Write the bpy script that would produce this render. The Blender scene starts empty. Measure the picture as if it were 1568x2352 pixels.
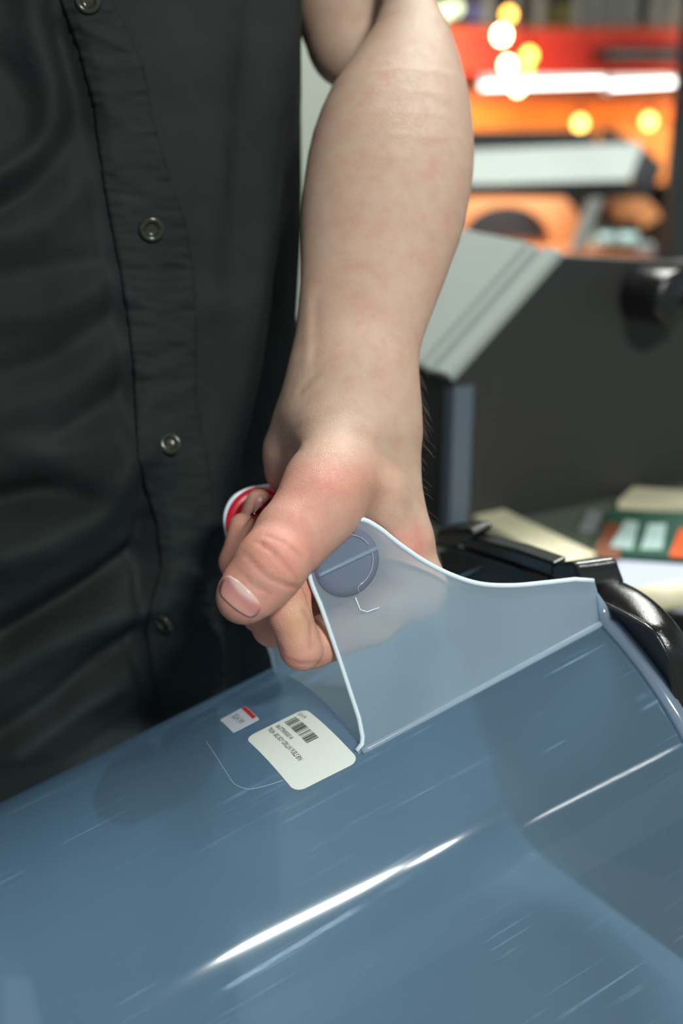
import bpy, bmesh, math, random
import numpy as np
from mathutils import Vector, Matrix
from mathutils.bvhtree import BVHTree

random.seed(4)
RNG = np.random.default_rng(4)
SC = bpy.context.scene
COL = SC.collection

# ------------------------------------------------------------------ camera
W, H, F = 1568., 2352., 2839.
PITCH = math.radians(20.)
CAM = np.array([0., 0., 1.30])
cd = bpy.data.cameras.new('camera')
cam = bpy.data.objects.new('camera', cd)
COL.objects.link(cam)
cam.location = CAM
cam.rotation_euler = (math.pi / 2 - PITCH, 0, 0)
cd.sensor_fit = 'VERTICAL'
cd.sensor_height = 36.
cd.lens = F / H * 36.
cd.clip_start = 0.02
cd.dof.use_dof = True
cd.dof.focus_distance = 0.605
cd.dof.aperture_fstop = 4.0
SC.camera = cam

# ------------------------------------------------------------------ world, exposure, large lights
world = bpy.data.worlds.new('world')
SC.world = world
world.use_nodes = True
wb = world.node_tree.nodes['Background']
wb.inputs[0].default_value = (0.80, 0.90, 0.98, 1)
wb.inputs[1].default_value = 0.27
SC.view_settings.view_transform = 'Standard'
SC.view_settings.look = 'None'
SC.view_settings.gamma = 1.0
SC.view_settings.exposure = 0.38
SC.view_settings.use_curve_mapping = False

SP, CP = math.sin(PITCH), math.cos(PITCH)


def c2w(p):
    """camera space (right, up, forward) -> world"""
    p = np.asarray(p, float)
    x, y, d = p[..., 0], p[..., 1], p[..., 2]
    return np.stack([x + CAM[0], y * SP + d * CP + CAM[1], y * CP - d * SP + CAM[2]], -1)


def w2c(p):
    p = np.asarray(p, float) - CAM
    x, y, z = p[..., 0], p[..., 1], p[..., 2]
    return np.stack([x, y * SP + z * CP, y * CP - z * SP], -1)


def pt(px, py, d):
    return np.array([(px - 784) * d / F, (1176 - py) * d / F, d])


def U_(px, py, d):
    return c2w(pt(px, py, d))


def ray(px, py):
    return np.array([(px - 784) / F, (1176 - py) / F, 1.])


def on_plane(px, py, p0, n):
    """world point where the sight line of a pixel meets a world plane"""
    r = c2w(ray(px, py)) - CAM
    p0 = np.asarray(p0, float)
    n = np.asarray(n, float)
    return CAM + r * (((p0 - CAM) @ n) / (r @ n))


def on_z(px, py, z):
    return on_plane(px, py, (0, 0, z), (0, 0, 1))


# ------------------------------------------------------------------ materials
def lin(r, g, b):
    f = lambda c: (c / 255 / 12.92) if c / 255 <= .04045 else ((c / 255 + .055) / 1.055) ** 2.4
    return (f(r), f(g), f(b), 1)


def mat(name, col, rough=.5, metal=0., spec=.5, coat=0., noise=0., nscale=40., bump=0., bscale=300., emit=None, estr=0., sheen=0.):
    m = bpy.data.materials.new(name)
    m.use_nodes = True
    nt = m.node_tree
    b = nt.nodes['Principled BSDF']
    b.inputs['Base Color'].default_value = col
    b.inputs['Roughness'].default_value = rough
    b.inputs['Metallic'].default_value = metal
    b.inputs['Specular IOR Level'].default_value = spec
    b.inputs['Coat Weight'].default_value = coat
    b.inputs['Sheen Weight'].default_value = sheen
    tc = nt.nodes.new('ShaderNodeTexCoord')
    if noise > 0:
        n = nt.nodes.new('ShaderNodeTexNoise')
        n.inputs['Scale'].default_value = nscale
        n.inputs['Detail'].default_value = 5
        nt.links.new(tc.outputs['Object'], n.inputs['Vector'])
        mx = nt.nodes.new('ShaderNodeMix')
        mx.data_type = 'RGBA'
        mx.inputs[6].default_value = tuple(c * (1 - noise) for c in col[:3]) + (1,)
        mx.inputs[7].default_value = tuple(min(1, c * (1 + noise)) for c in col[:3]) + (1,)
        nt.links.new(n.outputs['Fac'], mx.inputs[0])
        nt.links.new(mx.outputs[2], b.inputs['Base Color'])
    if bump > 0:
        n2 = nt.nodes.new('ShaderNodeTexNoise')
        n2.inputs['Scale'].default_value = bscale
        n2.inputs['Detail'].default_value = 3
        nt.links.new(tc.outputs['Object'], n2.inputs['Vector'])
        bp = nt.nodes.new('ShaderNodeBump')
        bp.inputs['Strength'].default_value = bump
        bp.inputs['Distance'].default_value = .001
        nt.links.new(n2.outputs['Fac'], bp.inputs['Height'])
        nt.links.new(bp.outputs['Normal'], b.inputs['Normal'])
    if emit is not None:
        b.inputs['Emission Color'].default_value = emit
        b.inputs['Emission Strength'].default_value = estr
    return m


def skin_mat():
    m = bpy.data.materials.new('skin')
    m.use_nodes = True
    nt = m.node_tree
    L = nt.links.new
    b = nt.nodes['Principled BSDF']
    at = nt.nodes.new('ShaderNodeAttribute')
    at.attribute_name = 'tone'
    tc = nt.nodes.new('ShaderNodeTexCoord')
    n = nt.nodes.new('ShaderNodeTexNoise')
    n.inputs['Scale'].default_value = 95
    n.inputs['Detail'].default_value = 6
    n.inputs['Roughness'].default_value = .65
    L(tc.outputs['Object'], n.inputs['Vector'])
    cr = nt.nodes.new('ShaderNodeValToRGB')
    cr.color_ramp.elements[0].position = .34
    cr.color_ramp.elements[0].color = (.92, .78, .76, 1)
    cr.color_ramp.elements[1].position = .62
    cr.color_ramp.elements[1].color = (1, 1, 1, 1)
    L(n.outputs['Fac'], cr.inputs[0])
    mu = nt.nodes.new('ShaderNodeMix')
    mu.data_type = 'RGBA'
    mu.blend_type = 'MULTIPLY'
    mu.inputs[0].default_value = .75
    L(at.outputs['Color'], mu.inputs[6])
    L(cr.outputs[0], mu.inputs[7])
    L(mu.outputs[2], b.inputs['Base Color'])
    b.inputs['Roughness'].default_value = .46
    b.inputs['Specular IOR Level'].default_value = .38
    b.inputs['Subsurface Weight'].default_value = .22
    b.inputs['Subsurface Radius'].default_value = (1., .35, .2)
    b.inputs['Subsurface Scale'].default_value = .004
    # skin relief: criss-cross cells plus pores
    v = nt.nodes.new('ShaderNodeTexVoronoi')
    v.feature = 'DISTANCE_TO_EDGE'
    v.inputs['Scale'].default_value = 980
    nw = nt.nodes.new('ShaderNodeTexNoise')
    nw.inputs['Scale'].default_value = 160
    va = nt.nodes.new('ShaderNodeVectorMath')
    va.operation = 'MULTIPLY_ADD'
    va.inputs[1].default_value = (.004, .004, .004)
    L(tc.outputs['Object'], nw.inputs['Vector'])
    L(nw.outputs['Color'], va.inputs[0])
    L(tc.outputs['Object'], va.inputs[2])
    L(va.outputs[0], v.inputs['Vector'])
    mr = nt.nodes.new('ShaderNodeMapRange')
    mr.inputs['From Max'].default_value = .18
    L(v.outputs['Distance'], mr.inputs['Value'])
    n3 = nt.nodes.new('ShaderNodeTexNoise')
    n3.inputs['Scale'].default_value = 1500
    n3.inputs['Detail'].default_value = 3
    L(tc.outputs['Object'], n3.inputs['Vector'])
    ad = nt.nodes.new('ShaderNodeMath')
    ad.operation = 'ADD'
    L(mr.outputs[0], ad.inputs[0])
    L(n3.outputs['Fac'], ad.inputs[1])
    bp = nt.nodes.new('ShaderNodeBump')
    bp.inputs['Strength'].default_value = .30
    bp.inputs['Distance'].default_value = .0004
    L(ad.outputs[0], bp.inputs['Height'])
    L(bp.outputs['Normal'], b.inputs['Normal'])
    return m


def cloth_mat():
    m = bpy.data.materials.new('black_cotton')
    m.use_nodes = True
    nt = m.node_tree
    L = nt.links.new
    b = nt.nodes['Principled BSDF']
    tc = nt.nodes.new('ShaderNodeTexCoord')
    n = nt.nodes.new('ShaderNodeTexNoise')
    n.inputs['Scale'].default_value = 14
    n.inputs['Detail'].default_value = 8
    L(tc.outputs['Object'], n.inputs['Vector'])
    cr = nt.nodes.new('ShaderNodeValToRGB')
    cr.color_ramp.elements[0].position = .35
    cr.color_ramp.elements[0].color = (.0125, .0165, .0165, 1)
    cr.color_ramp.elements[1].position = .7
    cr.color_ramp.elements[1].color = (.0225, .0275, .0285, 1)
    L(n.outputs['Fac'], cr.inputs[0])
    L(cr.outputs[0], b.inputs['Base Color'])
    b.inputs['Roughness'].default_value = .85
    b.inputs['Specular IOR Level'].default_value = .25
    b.inputs['Sheen Weight'].default_value = .0
    b.inputs['Sheen Roughness'].default_value = .5
    b.inputs['Sheen Tint'].default_value = (.75, .85, .9, 1)
    n2 = nt.nodes.new('ShaderNodeTexNoise')
    n2.inputs['Scale'].default_value = 1400
    n2.inputs['Detail'].default_value = 2
    L(tc.outputs['Object'], n2.inputs['Vector'])
    n4 = nt.nodes.new('ShaderNodeTexNoise')
    n4.inputs['Scale'].default_value = 60
    n4.inputs['Detail'].default_value = 4
    L(tc.outputs['Object'], n4.inputs['Vector'])
    bp = nt.nodes.new('ShaderNodeBump')
    bp.inputs['Strength'].default_value = .5
    bp.inputs['Distance'].default_value = .0003
    L(n2.outputs['Fac'], bp.inputs['Height'])
    bq = nt.nodes.new('ShaderNodeBump')
    bq.inputs['Strength'].default_value = .35
    bq.inputs['Distance'].default_value = .003
    L(n4.outputs['Fac'], bq.inputs['Height'])
    L(bp.outputs['Normal'], bq.inputs['Normal'])
    L(bq.outputs['Normal'], b.inputs['Normal'])
    return m


SCUFF_AXES = []          # filled once the bin's axes are known


def plastic_mat(name, haze_col, haze=.5, tint=(.80, .90, .97, 1), rough=.09, blur=.35, scratch=True, gloss_boost=1.0):
    """thin frosted polypropylene sheet: see-through + scattering haze + glossy skin"""
    m = bpy.data.materials.new(name)
    m.use_nodes = True
    nt = m.node_tree
    L = nt.links.new
    for n in list(nt.nodes):
        nt.nodes.remove(n)
    out = nt.nodes.new('ShaderNodeOutputMaterial')
    tr = nt.nodes.new('ShaderNodeBsdfTransparent')
    tr.inputs[0].default_value = tint
    rf = nt.nodes.new('ShaderNodeBsdfRefraction')
    rf.inputs['Color'].default_value = tint
    rf.inputs['Roughness'].default_value = blur
    rf.inputs['IOR'].default_value = 1.12
    see = nt.nodes.new('ShaderNodeMixShader')
    see.inputs[0].default_value = .28
    L(tr.outputs[0], see.inputs[1])
    L(rf.outputs[0], see.inputs[2])
    df = nt.nodes.new('ShaderNodeBsdfDiffuse')
    tl = nt.nodes.new('ShaderNodeBsdfTranslucent')
    tc = nt.nodes.new('ShaderNodeTexCoord')
    no = nt.nodes.new('ShaderNodeTexNoise')
    no.inputs['Scale'].default_value = 9
    no.inputs['Detail'].default_value = 3
    L(tc.outputs['Object'], no.inputs['Vector'])
    mx = nt.nodes.new('ShaderNodeMix')
    mx.data_type = 'RGBA'
    mx.inputs[6].default_value = tuple(c * .88 for c in haze_col[:3]) + (1,)
    mx.inputs[7].default_value = tuple(c * 1.1 for c in haze_col[:3]) + (1,)
    L(no.outputs['Fac'], mx.inputs[0])
    L(mx.outputs[2], df.inputs[0])
    L(mx.outputs[2], tl.inputs[0])
    hz = nt.nodes.new('ShaderNodeMixShader')
    hz.inputs[0].default_value = .5
    L(df.outputs[0], hz.inputs[1])
    L(tl.outputs[0], hz.inputs[2])
    body = nt.nodes.new('ShaderNodeMixShader')
    body.inputs[0].default_value = haze
    L(see.outputs[0], body.inputs[1])
    L(hz.outputs[0], body.inputs[2])
    if scratch:
        # fine pale scuffs lying along the bin's length
        mp = nt.nodes.new('ShaderNodeCombineXYZ')
        for k_, (dv3, sc_) in enumerate(SCUFF_AXES):
            dp = nt.nodes.new('ShaderNodeVectorMath')
            dp.operation = 'DOT_PRODUCT'
            dp.inputs[1].default_value = tuple(c * sc_ for c in dv3)
            L(tc.outputs['Object'], dp.inputs[0])
            L(dp.outputs['Value'], mp.inputs[k_])
        ns = nt.nodes.new('ShaderNodeTexNoise')
        ns.inputs['Scale'].default_value = 1.
        ns.inputs['Detail'].default_value = 2
        L(mp.outputs[0], ns.inputs['Vector'])
        nm = nt.nodes.new('ShaderNodeTexNoise')
        nm.inputs['Scale'].default_value = 22
        nm.inputs['Detail'].default_value = 4
        L(tc.outputs['Object'], nm.inputs['Vector'])
        r1 = nt.nodes.new('ShaderNodeMapRange')
        r1.inputs['From Min'].default_value = .60
        r1.inputs['From Max'].default_value = .80
        L(ns.outputs['Fac'], r1.inputs['Value'])
        r2 = nt.nodes.new('ShaderNodeMapRange')
        r2.inputs['From Min'].default_value = .50
        r2.inputs['From Max'].default_value = .75
        L(nm.outputs['Fac'], r2.inputs['Value'])
        ml = nt.nodes.new('ShaderNodeMath')
        ml.operation = 'MULTIPLY_ADD'
        L(r1.outputs[0], ml.inputs[0])
        L(r2.outputs[0], ml.inputs[1])
        ml.inputs[2].default_value = haze
        ml.use_clamp = True
        L(ml.outputs[0], body.inputs[0])
    gl = nt.nodes.new('ShaderNodeBsdfGlossy')
    gl.inputs['Roughness'].default_value = rough
    gl.inputs['Color'].default_value = (gloss_boost,) * 3 + (1,)
    # a thin sheet mirrors alike from both faces: use the facing-side angle
    lw = nt.nodes.new('ShaderNodeLayerWeight')
    lw.inputs['Blend'].default_value = .22
    po = nt.nodes.new('ShaderNodeMapRange')
    po.inputs['From Min'].default_value = 0
    po.inputs['From Max'].default_value = 1
    po.inputs['To Min'].default_value = .035
    po.inputs['To Max'].default_value = .75
    L(lw.outputs['Fresnel'], po.inputs['Value'])
    fin = nt.nodes.new('ShaderNodeMixShader')
    # the inside face is duller than the polished outside
    gb = nt.nodes.new('ShaderNodeNewGeometry')
    du = nt.nodes.new('ShaderNodeMath')
    du.operation = 'MULTIPLY_ADD'
    du.inputs[1].default_value = -.8
    du.inputs[2].default_value = 1.
    L(gb.outputs['Backfacing'], du.inputs[0])
    dm = nt.nodes.new('ShaderNodeMath')
    dm.operation = 'MULTIPLY'
    L(po.outputs[0], dm.inputs[0])
    L(du.outputs[0], dm.inputs[1])
    L(dm.outputs[0], fin.inputs[0])
    L(body.outputs[0], fin.inputs[1])
    L(gl.outputs[0], fin.inputs[2])
    L(fin.outputs[0], out.inputs['Surface'])
    return m


NEAR, FARP = pt(795, 1290, .600), pt(592, 1198, .712)
HL = np.linalg.norm(FARP - NEAR)                      # handle length
T = (FARP - NEAR) / HL                                # across the bin, away from the viewer
LX = np.array([1, .46, -(T[0] + .46 * T[1]) / T[2]])
LX /= np.linalg.norm(LX)                              # along the bin, towards its mouth
UX = np.cross(T, LX)
UX /= np.linalg.norm(UX)                              # up, out of the bin's top
SCUFF_AXES += [(c2w(a_) - c2w(a_ * 0), k_) for a_, k_ in ((LX, 9.), (T, 330.), (UX, 330.))]

M = {}
M['skin'] = skin_mat()
M['cloth'] = cloth_mat()
M['bin'] = plastic_mat('frosted_bin_plastic', (.38, .63, .89), haze=.32, rough=.06)
M['panel'] = plastic_mat('frosted_panel_plastic', (.66, .86, 1.), haze=.31, rough=.15, blur=.18, scratch=False, tint=(.95, .97, 1., 1))
M['edge'] = mat('plastic_edge', (.72, .84, .90, 1), .25)
M['red'] = mat('red_grip', lin(196, 14, 44), .35)
M['recess'] = plastic_mat('handle_end_plastic', (.34, .40, .52), haze=.66, rough=.15, scratch=False)
M['nail'] = mat('nail', (.60, .30, .27, 1), .28, spec=.5)
M['black'] = mat('black_powder_coat', (.010, .010, .011, 1), .20, spec=.8, bump=.22, bscale=1400)
M['blackmatt'] = mat('black_plastic', (.020, .021, .024, 1), .45, bump=.1, bscale=700)
M['button'] = mat('button_resin', (.030, .032, .022, 1), .16, spec=.7)
M['thread'] = mat('thread', (.016, .018, .018, 1), .8)
M['paper'] = mat('label_paper', (.80, .86, .80, 1), .35)
M['ink'] = mat('label_ink', (.035, .04, .03, 1), .6)
M['greyink'] = mat('grey_ink', (.30, .31, .34, 1), .6)
M['tag'] = mat('price_tag_paper', (.62, .68, .76, 1), .5)
M['redink'] = mat('red_ink', lin(214, 52, 48), .5)

# ------------------------------------------------------------------ builders
def link(name, me, parent=None, smooth=True):
    o = bpy.data.objects.new(name, me)
    COL.objects.link(o)
    if parent is not None:
        o.parent = parent
    if smooth:
        me.polygons.foreach_set('use_smooth', [True] * len(me.polygons))
    return o


def mesh(name, verts, faces, m, parent=None, smooth=True, recalc=True, world_pts=True):
    """verts are world points; with a parent they stay world points (parents sit at the origin
    of their own matrix, which is undone here)"""
    me = bpy.data.meshes.new(name)
    v = np.asarray(verts, float)
    if parent is not None:
        inv = parent_inv(parent)
        v = v @ inv[:3, :3].T + inv[:3, 3]
    me.from_pydata([tuple(p) for p in v], [], [tuple(int(i) for i in f) for f in faces])
    if recalc:
        bm = bmesh.new()
        bm.from_mesh(me)
        bmesh.ops.recalc_face_normals(bm, faces=bm.faces)
        bm.to_mesh(me)
        bm.free()
    me.materials.append(m)
    return link(name, me, parent, smooth)


def parent_inv(p):
    m = np.eye(4)
    chain = []
    while p is not None:
        chain.append(p)
        p = p.parent
    for q in reversed(chain):
        m = m @ np.array(q.matrix_basis)
    return np.linalg.inv(m)


def empty(name, loc, label, cat, group=None):
    o = bpy.data.objects.new(name, None)
    COL.objects.link(o)
    o.location = Vector(loc)
    o.empty_display_size = .02
    o['label'] = label
    o['category'] = cat
    if group:
        o['group'] = group
    return o


def tag(o, label=None, cat=None, group=None, kind=None):
    if label:
        o['label'] = label
    if cat:
        o['category'] = cat
    if group:
        o['group'] = group
    if kind:
        o['kind'] = kind
    return o


def grid_faces(nu, nv, close_u=False, close_v=False, off=0):
    f = []
    for i in range(nu if close_u else nu - 1):
        for j in range(nv if close_v else nv - 1):
            a, b = i, (i + 1) % nu
            c, d = j, (j + 1) % nv
            f.append((off + a * nv + c, off + b * nv + c, off + b * nv + d, off + a * nv + d))
    return f


def box8(p):
    """8 corners: bottom loop 0-3, top loop 4-7"""
    return [(0, 1, 2, 3), (4, 7, 6, 5), (0, 4, 5, 1), (1, 5, 6, 2), (2, 6, 7, 3), (3, 7, 4, 0)]


def bevel_obj(o, w, seg=2):
    md = o.modifiers.new('bevel', 'BEVEL')
    md.width = w
    md.segments = seg
    md.limit_method = 'ANGLE'
    return o


def box(name, c, s, m, parent=None, rz=0., bev=0.):
    c = np.asarray(c, float)
    hx, hy, hz = s[0] / 2, s[1] / 2, s[2] / 2
    cz, sz = math.cos(rz), math.sin(rz)
    v = []
    for z in (-hz, hz):
        for x, y in ((-hx, -hy), (hx, -hy), (hx, hy), (-hx, hy)):
            v.append(c + [x * cz - y * sz, x * sz + y * cz, z])
    o = mesh(name, v, box8(v), m, parent, smooth=False)
    if bev:
        bevel_obj(o, bev)
    return o


def prism(name, poly, ext, m, parent=None, bev=0., smooth=False, seg=2):
    """polygon (world points) pushed along the vector ext"""
    p = [np.asarray(q, float) for q in poly]
    n = len(p)
    v = p + [q + np.asarray(ext, float) for q in p]
    f = [tuple(range(n)), tuple(range(2 * n - 1, n - 1, -1))]
    f += [(i, (i + 1) % n, n + (i + 1) % n, n + i) for i in range(n)]
    o = mesh(name, v, f, m, parent, smooth=smooth)
    if bev:
        bevel_obj(o, bev, seg)
    return o


def frames(path):
    path = np.asarray(path, float)
    t = np.gradient(path, axis=0)
    t /= np.linalg.norm(t, axis=1)[:, None]
    return t


def tube_vf(path, rad, n=12, cap=True, up=(0.13, .21, .97)):
    path = np.asarray(path, float)
    t = frames(path)
    r = np.broadcast_to(np.asarray(rad, float), (len(path),))
    u = np.asarray(up, float)
    v = []
    a = np.cross(t[0], u)
    a /= np.linalg.norm(a)
    for i in range(len(path)):
        a = a - t[i] * (a @ t[i])
        a /= np.linalg.norm(a)
        b = np.cross(t[i], a)
        for k in range(n):
            th = 2 * math.pi * k / n
            v.append(path[i] + r[i] * (a * math.cos(th) + b * math.sin(th)))
    f = grid_faces(len(path), n, False, True)
    if cap:
        f.append(tuple(range(n)))
        f.append(tuple(range((len(path) - 1) * n, len(path) * n)))
    return v, f


def tube(name, path, rad, m, parent=None, n=12, cap=True):
    v, f = tube_vf(path, rad, n, cap)
    return mesh(name, v, f, m, parent)


def cyl(name, a, b, r, m, parent=None, n=28, bev=0.):
    v, f = tube_vf([a, b], r, n)
    o = mesh(name, v, f, m, parent)
    if bev:
        bevel_obj(o, bev)
    else:
        o.data.polygons.foreach_set('use_smooth', [len(p.vertices) == 4 for p in o.data.polygons])
    return o


def catmull(pts, n):
    p = np.asarray(pts, float)
    d = np.r_[0, np.cumsum(np.linalg.norm(np.diff(p, axis=0), axis=1))]
    m = np.gradient(p, d, axis=0)
    q = np.linspace(0, d[-1], n)
    k = np.clip(np.searchsorted(d, q, 'right') - 1, 0, len(d) - 2)
    h = (d[k + 1] - d[k])[:, None]
    s = ((q - d[k])[:, None]) / h
    return ((2 * s**3 - 3 * s**2 + 1) * p[k] + (s**3 - 2 * s**2 + s) * h * m[k]
            + (-2 * s**3 + 3 * s**2) * p[k + 1] + (s**3 - s**2) * h * m[k + 1])


def seg_dist(P, a, b):
    """distance of points (N,k) to segment ab"""
    a = np.asarray(a, float)
    b = np.asarray(b, float)
    ba = b - a
    h = np.clip(((P - a) @ ba) / (ba @ ba), 0, 1)
    q = P - a - h[:, None] * ba
    return np.sqrt(np.einsum('ij,ij->i', q, q)), h


def poly_dist(P, pl):
    d = None
    for a, b in zip(pl[:-1], pl[1:]):
        e, _ = seg_dist(P, a, b)
        d = e if d is None else np.minimum(d, e)
    return d


# ------------------------------------------------------------------ setting
M['floor'] = mat('floor_vinyl', lin(96, 98, 94), .35, noise=.15, nscale=6)
M['ceiling'] = mat('ceiling_paint', lin(196, 198, 194), .9)
M['wall'] = mat('dark_wall', lin(34, 34, 36), .8, noise=.3, nscale=3)
M['pillar'] = mat('pale_pillar_paint', lin(170, 178, 168), .7)
M['redpaint'] = mat('red_beam_paint', lin(178, 36, 24), .45, noise=.12, nscale=2)
M['orangewood'] = mat('orange_wood', lin(226, 112, 28), .5, noise=.4, nscale=7)
M['tanwood'] = mat('tan_wood', lin(206, 138, 70), .55, noise=.35, nscale=5)
M['brown'] = mat('brown_wood', lin(128, 66, 34), .6, noise=.3, nscale=5)
M['tube'] = mat('lit_tube', (1, 1, 1, 1), .4, emit=(.96, 1, .97, 1), estr=26)
M['housing'] = mat('white_enamel', lin(225, 225, 220), .4)

f_ = box('floor', (0, 3, -.05), (14, 18, .1), M['floor'])
tag(f_, kind='structure')
c_ = box('ceiling', (0, 3, 3.25), (14, 18, .1), M['ceiling'])
tag(c_, kind='structure')
w_ = box('wall_back', (0, 6.6, 1.6), (14, .2, 3.2), M['wall'])
tag(w_, kind='structure')


M['tubedim'] = mat('dim_lit_tube', (1, 1, 1, 1), .4, emit=(.9, .97, 1., 1), estr=3.5)


def ceiling_light(x0, x1, y, z, label, watts, wid=.022, lit='tube'):
    t = empty('tube_light', ((x0 + x1) / 2, y, z), label, 'ceiling light', 'tube lights on the ceiling')
    box('housing', ((x0 + x1) / 2, y, z + .055), (x1 - x0 + .06, .09, .05), M['housing'], t, bev=.006)
    tubo = cyl('lamp_tube', (x0, y, z), (x1, y, z), .011, M[lit], t, n=14)
    for x in (x0 - .015, x1 + .015):
        box('end_cap', (x, y, z + .005), (.03, .05, .05), M['housing'], t, bev=.004)
    ld = bpy.data.lights.new('lamp', 'AREA')
    ld.shape = 'RECTANGLE'
    ld.size = x1 - x0
    ld.size_y = wid
    ld.energy = watts
    ld.color = (.97, 1., .95)
    lo = bpy.data.objects.new('lamp', ld)
    COL.objects.link(lo)
    lo.parent = t
    lo.location = (0, 0, -.02)
    return t


ceiling_light(.72, 1.30, -1.60, 3.0, 'short white tube light on the ceiling behind the viewer, above the front counter', 100)
ceiling_light(1.45, 1.56, -1.60, 3.0, 'very short white tube light on the ceiling behind the viewer', 7)
ceiling_light(2.6, 3.5, -2.25, 3.0, 'white tube light far right on the ceiling behind the viewer', 4, .05, 'tubedim')
M['diffuser'] = mat('light_diffuser', (1, 1, 1, 1), .6, emit=(.96, 1, .97, 1), estr=2.0)


def troffer(x, y, z, sx, sy, watts, label):
    t = empty('ceiling_panel_light', (x, y, z), label, 'ceiling light', 'square panel lights on the ceiling')
    for dx, dy, a, b in ((0, sy / 2 + .015, sx + .06, .03), (0, -sy / 2 - .015, sx + .06, .03), (sx / 2 + .015, 0, .03, sy), (-sx / 2 - .015, 0, .03, sy)):
        box('panel_frame', (x + dx, y + dy, z), (a, b, .06), M['housing'], t)
    box('diffuser', (x, y, z + .02), (sx, sy, .01), M['diffuser'], t)
    ld = bpy.data.lights.new('lamp', 'AREA')
    ld.shape = 'RECTANGLE'
    ld.size = sx
    ld.size_y = sy
    ld.energy = watts
    ld.color = (.98, 1., .95)
    lo = bpy.data.objects.new('lamp', ld)
    COL.objects.link(lo)
    lo.parent = t
    return t


troffer(.45, 2.1, 3.05, 1.2, .6, 78, 'square white panel light on the ceiling above the grey-green counter')

# ------------------------------------------------------------------ the translucent bin
def fin_c(px, py):
    r = ray(px, py)
    return r * ((NEAR @ T) / (r @ T))


O = fin_c(832, 1706)


def bp(l, t, u):
    """bin coordinates -> world"""
    return c2w(O + np.multiply.outer(np.asarray(l, float), LX) + np.multiply.outer(np.asarray(t, float), T)
               + np.multiply.outer(np.asarray(u, float), UX))


# section of the bin: dome on top, straight walls, rounded bottom
RF, RR, TC, UT = .12, .23, .061, .0122
BOT = -.245
th = np.linspace(0, math.pi / 2, 36)
front = [(TC - RF * math.sin(a), UT - RF + RF * math.cos(a)) for a in th]
RC = .045
front += [(TC - RF, u) for u in np.linspace(UT - RF - .01, BOT + RC, 8)]
front += [(TC - RF + RC - RC * math.cos(a), BOT + RC - RC * math.sin(a)) for a in np.linspace(.2, math.pi / 2, 7)]
th2 = np.linspace(0, .62, 22)
rear = [(TC + RR * math.sin(a), UT - RR + RR * math.cos(a)) for a in th2]
t1, u1 = rear[-1]
TW = .212
rear += [(t1 + (TW - t1) * math.sin(a), u1 - .035 + .035 * math.cos(a)) for a in np.linspace(.2, math.pi / 2, 8)]
rear += [(TW, u) for u in np.linspace(u1 - .045, BOT + RC, 8)]
rear += [(TW - RC + RC * math.cos(a), BOT + RC - RC * math.sin(a)) for a in np.linspace(.2, math.pi / 2, 7)]
PROF = np.array(rear[::-1] + front[1:])               # from rear bottom over the top to front bottom
PS = np.r_[0, np.cumsum(np.linalg.norm(np.diff(PROF, axis=0), axis=1))]
iT0 = int(np.argmin(np.abs(PROF[:, 0] - 0) + np.where(PROF[:, 1] < -.05, 1, 0)))
iT1 = int(np.argmin(np.abs(PROF[:, 0] - HL) + np.where(PROF[:, 1] < -.1, 1, 0)))
PROF[iT0] = (0., UT - RF + math.sqrt(RF**2 - TC**2))
S0 = PS[iT0]


def prof_s(s):
    return np.stack([np.interp(s, PS, PROF[:, 0]), np.interp(s, PS, PROF[:, 1])], -1)


LMOUTH, LLEFT = .1525, -.36
FINU0 = PROF[iT0][1]
FINU1 = PROF[iT1][1]

binr = empty('storage_bin', bp(-.1, TC, BOT), 'translucent blue-grey plastic bin with red grip held in the hand', 'bin')


def curved_sheet(si, ls):
    v = np.array([bp(ls, np.full(len(ls), PROF[i][0]), np.full(len(ls), PROF[i][1])) for i in si]).reshape(-1, 3)
    return v, grid_faces(len(si), len(ls))


vv, ff = [], []


def add(v, f):
    o = len(vv)
    vv.extend(list(v))
    ff.extend([tuple(i + o for i in q) for q in f])


allI = list(range(len(PROF)))
add(*curved_sheet(allI, np.linspace(LLEFT, 0, 40)))
add(*curved_sheet([i for i in allI if i >= iT0], np.linspace(0, LMOUTH, 18)))
add(*curved_sheet([i for i in allI if i <= iT1], np.linspace(0, LMOUTH, 18)))
# flat bottom and closed left end
b0, b1 = PROF[0], PROF[-1]
ls = np.linspace(LLEFT, LMOUTH, 58)
add(np.array([bp(ls, np.full(58, b[0]), np.full(58, b[1])) for b in (b1, b0)]).reshape(-1, 3), grid_faces(2, 58))
o_ = len(vv)
vv.extend(list(bp(np.full(len(PROF), LLEFT), PROF[:, 0], PROF[:, 1])))
ff.append(tuple(range(o_, o_ + len(PROF))))
body = mesh('bin_body', vv, ff, M['bin'], binr, recalc=False)
bm = bmesh.new()
bm.from_mesh(body.data)
bmesh.ops.remove_doubles(bm, verts=bm.verts, dist=.0004)
bmesh.ops.recalc_face_normals(bm, faces=bm.faces)
bm.to_mesh(body.data)
bm.free()

# side panels rising to the handle: outline drawn in the panel's own plane
fin_px = [(826, 1650), (806, 1590), (770, 1482), (740, 1396), (712, 1320), (709, 1268), (728, 1228), (762, 1206), (800, 1197), (834, 1194), (866, 1210),
          (915, 1248), (968, 1285), (1030, 1318), (1098, 1341), (1180, 1346), (1250, 1340), (1322, 1332)]
fin_lu = np.array([((fin_c(*p) - O) @ LX, (fin_c(*p) - O) @ UX) for p in fin_px])
fin_lu = fin_lu[fin_lu[:, 1] > .012]
top_lu = catmull(fin_lu, 90)
rr = .010
left = [(0.0 - .004, FINU0 + .0015), (.0, FINU0 + .0035), (.0015, FINU0 + .007)]
FIN = [(LMOUTH, FINU0)] + [(-.004, FINU0)] + left + [tuple(p) for p in top_lu] + [(LMOUTH, .020)]
RIM_TOP = (LMOUTH, .020)


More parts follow.
